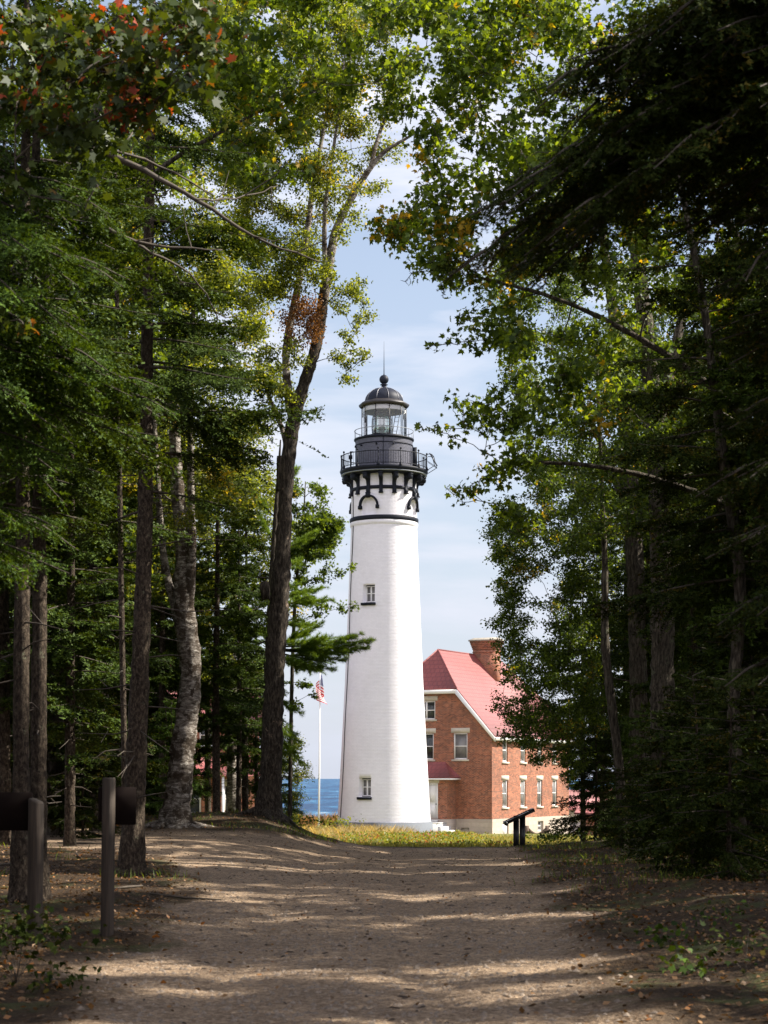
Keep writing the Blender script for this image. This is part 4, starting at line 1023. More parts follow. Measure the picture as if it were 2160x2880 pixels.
DK = 1.35
def broad_crown(stems, clumps, rng, leaf, dens, tmpl=DIAMOND, up=0.7, hang=0.25, wood=None, tips=9, attach_from=0.25, spread=0.30):
    """returns (leaf MB, wood MB): every clump is joined by a limb to the nearest wood below it"""
    lm = MB(); wm_ = wood or MB(); dens = dens*DK
    nodes = []
    for s in stems:
        p = polyline(smooth_line(s), 0.4); k0 = int(len(p)*attach_from); nodes += [tuple(q_) for q_ in p[k0:]]
    nodes = [np.array(n) for n in nodes]
    arr = np.array(nodes)
    order = np.argsort([np.min(np.linalg.norm(arr[:,:3]-c[:3], axis=1)) for c in clumps])
    cens = []
    for ci in order:
        c = clumps[ci]; dlt = arr[:,:3]-c[:3]
        dist = np.linalg.norm(dlt, axis=1) + 0.9*np.maximum(0, dlt[:,2]+0.2)
        k = int(np.argmin(dist)); a = arr[k]; ln = np.linalg.norm(c[:3]-a[:3])
        r0 = min(a[3]*0.6, 0.010+0.011*ln); r1 = 0.006
        mid = a[:3]*0.5+c[:3]*0.5 + np.array([0, 0, 0.08*ln]) + rng.normal(size=3)*0.05*ln
        t = np.linspace(0, 1, max(4, int(ln/0.5)))[:,None]
        pts = (1-t)**2*a[:3] + 2*t*(1-t)*mid + t**2*c[:3]
        pts[1:-1] += rng.normal(size=(len(pts)-2, 3))*0.03*min(ln, 1.5)
        rad = r0+(r1-r0)*t[:,0]
        wm_.tube(pts, rad, 5, cap=False)
        arr = np.concatenate([arr, np.concatenate([pts, np.maximum(rad, 0.012)[:,None]], 1)[1:]])
        nt_ = max(3, int(tips*c[3]))
        dirs = unit(rng.normal(size=(nt_, 3))*np.array([1, 1, 0.75])); rr = c[3]*(0.45+0.6*rng.random(nt_))
        ends = c[:3]+dirs*rr[:,None]
        for e in ends:
            m_ = (c[:3]+e)/2 + rng.normal(size=3)*0.08*c[3]
            wm_.tube([c[:3], m_, e], [0.007, 0.005, 0.003], 3, cap=False)
        nl = int(dens*c[3]**2)
        who = rng.integers(0, nt_, nl); tt = 0.35+0.75*rng.random(nl)
        q_ = c[:3] + (ends[who]-c[:3])*tt[:,None] + rng.normal(size=(nl, 3))*np.array([1, 1, 0.7])*spread*c[3]**0.5*0.6
        cens.append(q_)
    leaves(lm, np.concatenate(cens), leaf, rng, tmpl, up, hang)
    return lm, wm_

def make_bough(rng, Lb, step=0.03, nl=0.035, nw=0.014, droop=0.12, twig_gap=0.075, wide=0.40):
    """flat feathery conifer bough along +X; returns (needle verts (n,3,3), wood polylines)"""
    segs = []
    def ax(t): return np.array([Lb*t, 0, Lb*(0.10*t-droop*t*t*1.8+0.10*t**4)])
    n = max(4, int(Lb/twig_gap)); wood = [(np.array([ax(t) for t in np.linspace(0, 1, 6)]), 0.006+0.009*Lb)]
    for k in range(n):
        t = 0.12+0.88*k/n
        if t < 0.3 and rng.random() < 0.4: continue
        for s_ in (-1, 1):
            if rng.random() < 0.1: continue
            l_ = (wide*Lb*(1-t)**0.75+0.09)*(0.7+0.5*rng.random())*(1 if t > 0.25 else 0.6)
            a = math.radians(42+26*rng.random()); d = np.array([math.cos(a), s_*math.sin(a), 0.15-0.95*rng.random()**1.3])
            p0 = ax(t); segs.append((p0, d/np.linalg.norm(d), l_))
            m_ = int(l_/0.085)
            for j in range(1, m_):
                for s2 in (-1, 1):
                    if rng.random() < 0.25: continue
                    l2 = 0.5*(l_-j*0.085)*(0.6+0.5*rng.random())
                    if l2 < 0.03: continue
                    a2 = math.atan2(d[1], d[0]) + s2*math.radians(42); d2 = np.array([math.cos(a2), math.sin(a2), d[2]*0.6-0.45*rng.random()])
                    segs.append((p0+d/np.linalg.norm(d)*j*0.085, d2/np.linalg.norm(d2), l2))
    segs.append((ax(0.2), unit(ax(1)-ax(0.2)), Lb*0.8))
    st, dr, off = [], [], []
    for p0, d, l_ in segs:
        k_ = max(2, int(l_/step)); tt = (np.arange(k_)+0.5)/k_*l_
        q_ = p0+d*tt[:,None]; q_[:,2] -= 0.35*tt**2*0.5
        st.append(q_); dr.append(np.repeat(d[None], k_, 0))
    st = np.concatenate(st); dr = np.concatenate(dr); n = len(st)
    out = []
    for s_ in (-1, 1):
        side = unit(np.cross(dr, np.array([0, 0, 1.0])))*s_
        nd = unit(side*0.75 + dr*0.55 + np.array([0, 0, 0.15]) + rng.normal(size=(n, 3))*0.5)
        ln = nl*(0.75+0.5*rng.random((n, 1)))
        out.append(np.stack([st, st+dr*nw+np.array([0, 0, 0.003]), st+nd*ln], 1))
    return np.concatenate(out), wood
def place(tris, pos, yaw, pitch, s, roll=0.0):
    cy, sy, cp, sp_ = math.cos(yaw), math.sin(yaw), math.cos(pitch), math.sin(pitch); cr_, sr = math.cos(roll), math.sin(roll)
    Rm = np.array([[cy, -sy, 0], [sy, cy, 0], [0, 0, 1]]) @ np.array([[cp, 0, -sp_], [0, 1, 0], [sp_, 0, cp]]) @ np.array([[1, 0, 0], [0, cr_, -sr], [0, sr, cr_]])
    return (tris*s) @ Rm.T + np.asarray(pos)
R0 = np.random.default_rng(7)
FAR = {l_: [make_bough(R0, l_, 0.05, 0.075, 0.06, twig_gap=0.10, wide=0.46) for _ in range(3)] for l_ in (0.7, 1.2, 1.8, 2.5)}
MID = {l_: [make_bough(R0, l_, 0.034, 0.05, 0.04, twig_gap=0.085, wide=0.45) for _ in range(3)] for l_ in (0.7, 1.2, 1.8, 2.5)}
NEAR = {l_: [make_bough(R0, l_, 0.024, 0.036, 0.026, twig_gap=0.07, droop=0.16, wide=0.46) for _ in range(2)] for l_ in (0.9, 1.5, 2.2)}
def add_bough(lm, wm_, T, pos, yaw, pitch, length, rng, roll=0.0):
    key = min(T, key=lambda k: abs(k-length)); tr, wd = T[key][rng.integers(len(T[key]))]
    s = length/key
    v = place(tr.reshape(-1, 3), pos, yaw, pitch, s, roll); lm.add(v, np.arange(len(v)).reshape(-1, 3))
    for pl, r in wd: wm_.tube(place(pl, pos, yaw, pitch, s, roll), np.linspace(r, 0.004, len(pl)), 4, cap=False)
def conifer(trunk4, z0, rmax, nb, rng, T, shape=0.75, pitch0=-0.05, dead=14, deadlen=0.9, side=None, low=None):
    """trunk4: (x,y,z,r) polyline; boughs from height z0 (above base) to the top"""
    p = polyline(smooth_line(trunk4), 0.3); H_ = p[-1,2]-p[0,2]
    lm, wm_ = MB(), MB()
    for k in range(nb):
        u = ((k+rng.random())/nb)**0.9; h = z0+(H_-z0)*u
        ii = int(np.searchsorted(p[:,2]-p[0,2], h)); c = p[min(ii, len(p)-1)]
        ln = rmax*((1-u)**shape)*(0.65+0.5*rng.random())+0.25
        if low and u < low: ln *= 0.55+0.45*u/low
        yaw = k*2.39996+rng.random()*0.8
        if side is not None and math.cos(yaw-side) < -0.2: ln *= 0.6
        add_bough(lm, wm_, T, (c[0], c[1], c[2]), yaw, pitch0+0.45*u-0.3*rng.random()+0.05, ln, rng, 0.8*(rng.random()-0.5))
    for k in range(dead):
        h = 0.8+rng.random()*max(z0-0.5, 0.5)*1.3; ii = int(np.searchsorted(p[:,2]-p[0,2], h)); c = p[min(ii, len(p)-1)]
        a = rng.random()*6.28; l_ = deadlen*(0.3+0.9*rng.random()); d = np.array([math.cos(a), math.sin(a), 0.1-0.45*rng.random()])
        b = c[:3]+d*l_; wm_.tube([c[:3], c[:3]+d*l_*0.5+rng.normal(size=3)*0.04, b], [0.014, 0.009, 0.004], 4, cap=False)
        if rng.random() < 0.6:
            e = c[:3]+d*l_*0.5; wm_.tube([e, e+unit(rng.normal(size=3)+d)*l_*0.4], [0.007, 0.003], 3, cap=False)
    return lm, wm_
def tree_obj(name, label, base, trunk=None, crown=None, wood=None, bark='spruce', leafm='spruce', group=None, cat='tree', woodm='twig', extra=()):
    t = thing(name, label, cat, tuple(base), group)
    if trunk: trunk.build('trunk', K[bark], t, origin=base, smooth=True)
    if wood and wood.n: wood.build('branches', K[woodm], t, origin=base, smooth=True)
    if crown and crown.n: crown.build('crown', L[leafm], t, origin=base)
    for nm, mb, mt in extra: mb.build(nm, mt, t, origin=base)
    return t
def dtrunk(pts, Y, dY=0.0):
    """[(dx,dy,width)] picture points at distance Y -> (x,y,z,r)"""
    out = []
    for k, (dx, dy, w) in enumerate(pts):
        y_ = Y+dY*k/(len(pts)-1); q_ = D(dx, dy, y_); out.append((*q_, w*KD/F*y_/2))
    return out

# ---- hero spruce with straight mossy trunk, left (Y 28)
g = np.random.default_rng(11)
tk = dtrunk([(285,1895,52), (288,1800,46), (296,1600,44), (305,1400,38), (313,1150,34), (316,950,30), (318,700,26), (322,450,22), (328,100,16), (334,-300,6)], 28.0)
tb = MB(); trunk_mesh(tb, tk, g, 16); roots(tb, tk[0][:3], tk[0][3], g, 6)
lm, wd = conifer(tk, 6.6, 2.2, 46, g, MID, 0.55, -0.18, dead=34, deadlen=1.2)
for (dx, dy, tx, ty) in [(316,900,700,905),(317,780,600,850),(318,700,560,720),(318,640,520,640),(316,980,590,1010),(315,1060,560,1120),(318,560,470,520),(318,1100,150,1180),(317,820,120,900)]:
    a, b = D(dx, dy, 28), D(tx, ty, 28.4+g.random()*0.8-0.4); dl = b-a; ln = np.linalg.norm(dl)
    for _ in range(1): add_bough(lm, wd, MID, a, math.atan2(dl[1], dl[0]), math.asin(dl[2]/ln)+0.07, ln, g)
tree_obj('spruce_tree', 'tall spruce with straight lichen-speckled trunk standing behind the grey sign post', tk[0][:3], tb, lm, wd, 'spruce', 'spruce')

# ---- twin trunks at far left (Y 22)
for kk, (pts, lab, sd) in enumerate([
    ([(44,1925,40),(45,1700,37),(46,1500,35),(48,1250,32),(50,1000,30),(52,700,26),(56,300,20),(60,-200,6)], 'leftmost of the two close spruce trunks behind the slant-topped sign post', 31),
    ([(82,1905,40),(83,1700,36),(84,1500,34),(86,1300,31),(84,1000,28),(80,700,24),(78,300,18),(76,-200,6)], 'right-hand of the two close spruce trunks behind the slant-topped sign post', 37)]):
    g = np.random.default_rng(sd); tk = dtrunk(pts, 22.0+0.8*kk)
    tb = MB(); trunk_mesh(tb, tk, g, 14); roots(tb, tk[0][:3], tk[0][3], g, 5)
    lm, wd = conifer(tk, 4.3, 1.9, 40, g, MID, 0.4, -0.2, dead=20, deadlen=0.8, low=0.2)
    tree_obj('spruce_tree', lab, tk[0][:3], tb, lm, wd, 'spruce', 'spruce')

# ---- slim spruce between them
g = np.random.default_rng(41); tk = dtrunk([(270,1800,13),(268,1600,13),(262,1300,12),(257,950,11),(252,600,9),(250,300,4)], 33.0)
tb = MB(); trunk_mesh(tb, tk, g, 9); lm, wd = conifer(tk, 5.5, 1.1, 24, g, MID, 0.6, -0.15, dead=22, deadlen=0.7)
tree_obj('spruce_tree', 'very slim bare-stemmed spruce just left of the lichen-speckled spruce', tk[0][:3], tb, lm, wd)

# ---- old forked birch (Y 43)
g = np.random.default_rng(51)
main = dtrunk([(378,1775,58),(388,1690,50),(396,1600,50),(410,1500,46),(412,1430,44),(402,1360,52),(394,1280,40),(398,1180,34),(384,1080,30),(378,960,24),(372,820,18),(368,600,10)], 43.0)
lf = dtrunk([(400,1370,34),(376,1300,22),(356,1230,16),(345,1120,15),(338,1000,12),(330,860,8)], 43.0, 0.8)
rt_ = dtrunk([(402,1330,30),(414,1220,22),(414,1120,18),(411,1000,15),(412,820,12),(420,600,8)], 43.0, -0.6)
tb = MB(); trunk_mesh(tb, main, g, 18, True, 0.3); trunk_mesh(tb, lf, g, 10, False); trunk_mesh(tb, rt_, g, 10, False); roots(tb, main[0][:3], main[0][3]*0.9, g, 5)
cl = region([(200,180),(500,180),(560,500),(580,900),(520,1120),(330,1130),(220,1000)], 41, 46, 95, 0.35, 0.75, g)
lm, wd = broad_crown([main, lf, rt_], cl, g, 0.075, 1500, attach_from=0.5)
tree_obj('birch_tree', 'old thick birch with pale peeling trunk forking low behind the spruces', main[0][:3], tb, lm, wd, 'birch', 'birch')

# ---- leaning broken-barked tree that arches over the tower (Y 48)
g = np.random.default_rng(61)
main = dtrunk([(578,1778,62),(584,1690,52),(590,1550,48),(594,1420,46),(604,1300,46),(611,1190,38),(616,1090,33),(625,960,34),(640,880,30),(668,800,27),(690,720,26),(698,650,25),(712,560,22),(726,490,20),(758,430,16),(790,375,14),(830,325,10),(868,305,7),(900,285,5)], 48.0)
s2 = dtrunk([(632,900,24),(620,830,18),(616,760,17),(630,680,16),(648,600,15),(664,500,13),(676,400,11),(690,330,9),(706,240,8),(722,150,6),(740,40,4)], 48.0, 1.2)
s3 = dtrunk([(704,600,14),(700,520,11),(702,440,9),(716,350,8),(728,270,6),(745,120,4)], 48.0, -0.8)
s4 = dtrunk([(800,365,10),(815,300,8),(838,240,6),(860,150,4)], 48.0, 0.5)
s5 = dtrunk([(624,985,16),(612,930,11),(590,880,9),(560,800,7)], 48.0, 0.8)
stub = dtrunk([(606,1060,20),(606,1010,17),(605,985,15)], 48.0)
main = [(a_[0], a_[1], a_[2], a_[3]*0.9) for a_ in main]
tb = MB(); trunk_mesh(tb, main[:12], g, 18, True, 0.26); ub = MB(); trunk_mesh(ub, main[11:], g, 12, False, 0.2); trunk_mesh(tb, stub, g, 10, False)
for s_ in (s2, s3, s4, s5): trunk_mesh(ub, s_, g, 10, False)
bu = D(585, 1270, 47.75); tb.tube([bu+[-0.12,0,-0.3], bu+[-0.16,0,0], bu+[-0.15,0,0.16]], [0.12,0.15,0.11], 9, wob=0.3, rng=g)
roots(tb, main[0][:3], main[0][3], g, 6)
cl = np.concatenate([
    region([(470,-60),(900,-60),(890,280),(860,380),(790,470),(740,540),(640,620),(560,700),(470,640)], 46, 50.5, 190, 0.3, 0.7, g),
    region([(690,560),(770,600),(800,660),(790,760),(760,830),(720,780),(706,650)], 47, 49, 26, 0.16, 0.34, g, gap=False),
    region([(530,700),(640,740),(650,900),(560,900)], 47, 50, 16, 0.25, 0.5, g)])
lm, wd = broad_crown([main, s2, s3, s4, s5], cl, g, 0.074, 1500, attach_from=0.35)
dl_ = MB(); c0 = D(655, 690, 47.7)
cc_ = c0+g.normal(size=(26, 3))*np.array([0.26, 0.2, 0.38]); q_ = cc_[g.integers(0, 26, 3600)] + g.normal(size=(3600, 3))*np.array([0.10, 0.10, 0.16]); leaves(dl_, q_, 0.062, g, DIAMOND, 0.2, 0.9)
tree_obj('leaning_tree', 'leaning rough-barked tree at road edge whose crown arches over the lighthouse', main[0][:3], tb, lm, wd, 'old', 'birch', extra=[('dead_leaves', dl_, L['dead']), ('limb', ub, K['birch'])])

# ---- white pine and young maple just left of the tower
g = np.random.default_rng(71)
def tuft_bough(lm_, wm2, a, b, rng, nl=0.13, dens=16):
    a, b = np.array(a), np.array(b); ln = np.linalg.norm(b-a); d = unit(b-a)
    t = np.linspace(0, 1, 7)[:,None]; ax_ = a+(b-a)*t; ax_[:,2] -= 0.10*ln*(t[:,0]-t[:,0]**2)*2
    wm2.tube(ax_, np.linspace(0.02+0.006*ln, 0.006, 7), 5, cap=False)
    st, dr = [], []
    for k in range(int(ln/0.045)):
        tt = 0.25+0.78*rng.random(); p0 = a+(b-a)*tt; p0[2] -= 0.2*ln*(tt-tt*tt)
        side = unit(np.cross(d, [0, 0, 1.0]))*(1 if rng.random() < 0.5 else -1)
        dd = unit(d*(0.5+0.5*rng.random())+side*(1-0.4*rng.random())+np.array([0, 0, 0.75*rng.random()-0.3])); l_ = (0.40*ln*(1-tt)+0.20)*(0.5+0.6*rng.random())
        wm2.tube([p0, p0+dd*l_], [0.007, 0.004], 3, cap=False)
        for q2 in np.arange(0.10, l_, 0.055): st.append(p0+dd*q2); dr.append(dd)
    for q2 in np.arange(ln*0.6, ln, 0.05): st.append(a+d*q2); dr.append(d)
    st = np.repeat(np.array(st), dens, 0); dr = np.repeat(np.array(dr), dens, 0); n = len(st)
    nd = unit(dr*0.7+rng.normal(size=(n, 3))*0.55+np.array([0, 0, 0.15])); w_ = unit(np.cross(nd, rng.normal(size=(n, 3))))*0.0055
    v = np.stack([st-w_, st+w_, st+nd*nl*(0.7+0.5*rng.random((n, 1)))], 1)
    lm_.add(v.reshape(-1, 3), np.arange(3*n).reshape(n, 3))
tk = dtrunk([(572,1772,20),(574,1600,19),(580,1400,17),(590,1200,14),(600,1050,9),(606,950,3)], 54.0)
tb = MB(); trunk_mesh(tb, tk, g, 10); lm, wd = MB(), MB()
for (sy_, ex, ey, yo) in [(1398,790,1400,0.25),(1395,770,1372,-0.3),(1402,730,1400,0.3),(1412,720,1445,-0.2),(1395,665,1365,0.4),(1410,650,1430,-0.5),(1392,690,1350,0.2),(1285,700,1270,0.4),(1290,640,1260,-0.4),(1400,795,1385,0),(1405,740,1425,0.6),(1390,700,1380,-0.6),(1415,690,1450,0.9),(1300,715,1295,0),(1310,660,1290,-0.8),(1340,670,1350,0.7),(1180,560,1110,0),(1190,680,1150,0.5),(1500,650,1540,0),(1520,640,1600,-0.7),
        (1560,655,1650,0.4),(1480,600,1500,1.0),(1250,470,1220,0.3),(1300,480,1330,-0.5),(1380,490,1400,0.5),(1450,500,1480,0),(1120,540,1060,0),(1060,640,1010,0.3),(1350,540,1370,-1.2),(1230,640,1210,0.9)]:
    tuft_bough(lm, wd, D(np.interp(sy_, [950,1772], [606,572]), sy_, 54), D(ex, ey, 54+yo), g)
tree_obj('pine_tree', 'soft-needled pine reaching a bough across the lighthouse shaft', tk[0][:3], tb, lm, wd, 'old', 'pine')
g = np.random.default_rng(72)
tk = dtrunk([(626,1785,9),(628,1600,9),(632,1400,8),(640,1250,7),(655,1130,4),(660,1040,2)], 57.0)
tb = MB(); trunk_mesh(tb, tk, g, 8)
cl = np.concatenate([region([(630,1060),(690,1060),(730,1130),(715,1200),(650,1260),(625,1200)], 56, 58, 40, 0.22, 0.42, g, False),
     np.array([(*D(x, y, 57), r) for x, y, r in [(735,1235,.2),(762,1225,.15),(705,1228,.24),(690,1250,.22),(668,1300,.26),(700,1310,.24),(735,1315,.2),(765,1310,.14),(690,1330,.2),(650,1345,.24),(640,1290,.3),(715,1180,.16),(650,1475,.2),(680,1500,.13),(640,1515,.2),(666,1480,.15)]])])
lm, wd = broad_crown([tk], cl, g, 0.085, 1500, MAPLE, attach_from=0.2, tips=14)
tree_obj('maple_tree', 'slim sunlit maple whose leaves overlap the left edge of the tower', tk[0][:3], tb, lm, wd, 'maple', 'tree')
# yellow-green bush below them
g = np.random.default_rng(73)
bb = D(612, 1775, 60)
cl = region([(585,1560),(640,1570),(652,1650),(648,1740),(640,1790),(590,1790)], 58, 62, 44, 0.22, 0.42, g, False)
lm, wd = broad_crown([[(bb[0],bb[1],bb[2]-0.4,0.05),(bb[0],bb[1],bb[2]+2.6,0.02)]], cl, g, 0.055, 1600, attach_from=0.1)
tree_obj('shrub', 'yellow-green sunlit bush at the foot of the leaning tree beside the lake', bb, None, lm, wd, 'old', 'birch', cat='shrub')

# ---- right hand: big furrowed trunk, sister trunks, broad crowns
g = np.random.default_rng(81)
tk = dtrunk([(1418,1835,72),(1425,1760,56),(1430,1600,52),(1432,1400,50),(1428,1200,44),(1420,1000,44),(1400,750,36),(1370,500,28),(1330,250,18),(1290,50,8)], 41.0)
s2 = dtrunk([(1415,950,28),(1450,800,22),(1490,600,17),(1530,350,11),(1560,100,6)], 41.0, 2.0)
tb = MB(); trunk_mesh(tb, tk, g, 20, True, 0.22); trunk_mesh(tb, s2, g, 12, False); roots(tb, tk[0][:3], tk[0][3]*0.8, g, 6)
cl = np.concatenate([region([(1110,330),(1600,40),(1700,300),(1700,1000),(1300,1000),(1180,620)], 38.5, 45, 120, 0.4, 0.85, g),
      region([(1150,1000),(1600,1000),(1600,1180),(1200,1180)], 39, 44, 30, 0.3, 0.6, g)])
lm, wd = broad_crown([tk, s2], cl, g, 0.085, 900, attach_from=0.35)
tree_obj('broadleaf_tree', 'thick furrowed trunk, the widest of the right-hand wood, carrying a leafy crown', tk[0][:3], tb, lm, wd, 'maple', 'tree')
g = np.random.default_rng(82)
tk = dtrunk([(1378,1795,46),(1380,1600,40),(1378,1400,38),(1372,1200,40),(1360,1000,34),(1335,750,26),(1300,500,16),(1270,300,8)], 49.0)
s2 = dtrunk([(1372,1150,26),(1320,1000,18),(1260,880,12),(1200,760,7)], 49.0, 1.0)
tb = MB(); trunk_mesh(tb, tk, g, 14); trunk_mesh(tb, s2, g, 10, False)
cl = np.concatenate([region([(1075,560),(1200,500),(1420,560),(1420,1150),(1180,1180),(1050,1120),(1075,900),(1020,760)], 47, 53, 110, 0.35, 0.75, g),
     region([(1050,1100),(1300,1120),(1300,1560),(1230,1640),(1140,1640),(1065,1600),(1085,1450),(1065,1300)], 48, 54, 190, 0.22, 0.5, g),
     region([(1062,1130),(1120,1130),(1130,1420),(1085,1420)], 49, 53, 40, 0.2, 0.4, g, False),
     region([(1070,1380),(1130,1380),(1260,1640),(1235,1700),(1180,1660),(1100,1620),(1075,1560)], 49, 53, 70, 0.16, 0.34, g, False)])
lm, wd = broad_crown([tk, s2], cl, g, 0.075, 1250, attach_from=0.2)
tree_obj('broadleaf_tree', 'leafy tree edging the sky right of the tower, hanging down before the house roof', tk[0][:3], tb, lm, wd, 'maple', 'tree')
g = np.random.default_rng(83)
tk = dtrunk([(1345,1790,22),(1338,1650,20),(1318,1500,20),(1305,1380,18),(1308,1250,14),(1300,1050,10),(1290,800,6)], 45.0)
tb = MB(); trunk_mesh(tb, tk, g, 12)
cl = region([(1200,820),(1420,820),(1420,1150),(1230,1150)], 43, 47, 34, 0.3, 0.6, g)
lm, wd = broad_crown([tk], cl, g, 0.075, 1000, attach_from=0.5)
tree_obj('broadleaf_tree', 'slim crooked trunk bending left, beside the thick furrowed trunk', tk[0][:3], tb, lm, wd, 'maple', 'tree')
g = np.random.default_rng(84)
tk = dtrunk([(1607,1900,34),(1590,1700,30),(1582,1500,28),(1600,1330,26),(1596,1200,26),(1570,1050,24),(1545,850,20),(1520,650,17),(1480,450,13),(1450,300,8)], 30.0)
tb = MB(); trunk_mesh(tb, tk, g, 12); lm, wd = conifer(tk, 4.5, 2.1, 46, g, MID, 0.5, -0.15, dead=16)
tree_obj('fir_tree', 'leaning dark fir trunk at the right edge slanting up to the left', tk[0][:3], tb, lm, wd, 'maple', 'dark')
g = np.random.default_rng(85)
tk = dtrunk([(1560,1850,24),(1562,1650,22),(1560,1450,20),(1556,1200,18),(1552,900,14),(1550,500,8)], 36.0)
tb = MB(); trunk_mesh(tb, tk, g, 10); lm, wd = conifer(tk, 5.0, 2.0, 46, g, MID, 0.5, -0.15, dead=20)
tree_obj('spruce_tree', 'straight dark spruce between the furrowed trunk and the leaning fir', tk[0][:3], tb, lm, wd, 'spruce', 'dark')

# ---- near maple, top right, with outstretched leafy fingers (Y 31)
g = np.random.default_rng(91)
bx = 8.6; tk = [(bx, 33, 0.1, 0.2), (bx-0.1, 33, 3, 0.17), (bx-0.6, 32.6, 6.5, 0.14), (bx-1.6, 32.2, 9.5, 0.09), (bx-3.2, 31.8, 12, 0.05), (bx-4.8, 31.4, 13.6, 0.02)]
l1 = [(bx-0.2, 33, 4.5, 0.1), (bx-2.2, 32.2, 6.2, 0.07), (bx-4.6, 31.6, 6.9, 0.045), (bx-6.6, 31.2, 6.9, 0.02)]
l2 = [(bx-0.5, 32.8, 6.0, 0.1), (bx-2.6, 32, 8.2, 0.07), (bx-5.2, 31.4, 9.6, 0.04), (bx-7.2, 31, 10.0, 0.02)]
tb = MB(); trunk_mesh(tb, tk, g, 12)
for s_ in (l1, l2): trunk_mesh(tb, s_, g, 8, False)
hand = [(1120,905,.3),(1090,900,.28),(1060,890,.24),(1030,905,.2),(1000,915,.17),(975,925,.14),(945,930,.11),(915,928,.08),(905,915,.05),(1060,935,.18),(1000,880,.14),(985,860,.1),(1030,870,.2),(1070,860,.24),(1100,950,.16),(975,945,.1),
        (1110,1000,.24),(1085,1010,.2),(1060,1030,.18),(1035,1040,.16),(1015,1050,.14),(990,1055,.12),(965,1055,.08),(1000,1085,.08),(1040,1010,.14),(1045,980,.08),(1020,1065,.12),(1090,1040,.15),
        (1120,740,.26),(1080,735,.24),(1045,735,.2),(1010,738,.14),(975,742,.11),(945,748,.09),(925,750,.06),(1000,690,.2),(1040,700,.2),(965,610,.14),(985,625,.12),(925,570,.09),(905,560,.05),(875,608,.07),(890,590,.05),(940,590,.08),(1080,690,.3),(1120,650,.34)]
cl = np.concatenate([np.array([(*D(x, y, 31+0.8*g.random()), r*1.25) for x, y, r in hand]),
    region([(815,500),(850,430),(900,330),(940,200),(930,-60),(1240,-60),(1300,400),(1180,560),(1050,610),(960,590),(900,545),(840,545)], 29.5, 33.5, 160, 0.22, 0.5, g, False),
    region([(1100,560),(1300,400),(1660,300),(1660,700),(1300,900),(1120,1000)], 30, 34, 70, 0.25, 0.5, g, False),
    region([(1240,-60),(1660,-60),(1660,400),(1240,400)], 30, 34, 50, 0.3, 0.6, g, False),
    region([(1050,1100),(1160,1110),(1180,1140),(1080,1140)], 31, 32, 5, 0.2, 0.3, g, False)])
lm, wd = broad_crown([tk, l1, l2], cl, g, 0.105, 480, MAPLE, up=0.4, attach_from=0.3, tips=14, spread=0.34)
tree_obj('maple_tree', 'overhanging maple at upper right with yellowing leaves and dark leafy fingers against sky', (bx, 33, 0.1), tb, lm, wd, 'maple', 'maple')
# second maple, top middle/left canopy
g = np.random.default_rng(92); bx = -7.6
tk = [(bx, 30, 0.2, 0.17), (bx+0.2, 30, 5, 0.14), (bx+1.2, 30, 9, 0.1), (bx+3.0, 30, 12.5, 0.05)]
tb = MB(); trunk_mesh(tb, tk, g, 10); l1 = [(bx+0.6, 30, 8, 0.08), (bx+3.4, 30, 11.2, 0.05), (bx+6.0, 30, 12.6, 0.02)]; trunk_mesh(tb, l1, g, 8, False)
cl = np.concatenate([region([(420,-60),(980,-60),(960,130),(880,250),(700,200),(560,240),(420,330)], 28.5, 31.5, 95, 0.22, 0.45, g, False),
     region([(440,120),(620,120),(650,300),(600,430),(470,380)], 28.5, 31.5, 26, 0.22, 0.45, g, False)])
lm, wd = broad_crown([tk, l1], cl, g, 0.10, 480, MAPLE, up=0.4, attach_from=0.4, tips=12)
tree_obj('maple_tree', 'green maple boughs hanging across the top centre of the view', (bx, 30, 0.2), tb, lm, wd, 'maple', 'maple')
# reddening maple top left foreground
g = np.random.default_rng(93); bx = -4.6
tk = [(bx, 15, 0.1, 0.12), (bx, 15, 4, 0.1), (bx+0.3, 15, 7, 0.06), (bx+1.0, 15, 8.5, 0.03)]
tb = MB(); trunk_mesh(tb, tk, g, 10)
cl = np.concatenate([region([(-30,40),(470,40),(460,130),(330,240),(200,330),(60,260),(-30,200)], 14.2, 16, 60, 0.14, 0.30, g, False),
     np.array([(*D(x, y, 14.5), r) for x, y, r in [(210,400,.1),(60,420,.12),(40,690,.12),(55,710,.08),(185,450,.08),(35,400,.1)]])])
lm, wd = broad_crown([tk], cl, g, 0.085, 900, MAPLE, up=0.4, attach_from=0.5, tips=14)
tree_obj('maple_tree', 'small near maple in the top left corner, its leaves turning red and orange', (bx, 15, 0.1), tb, lm, wd, 'maple', 'maple_red')

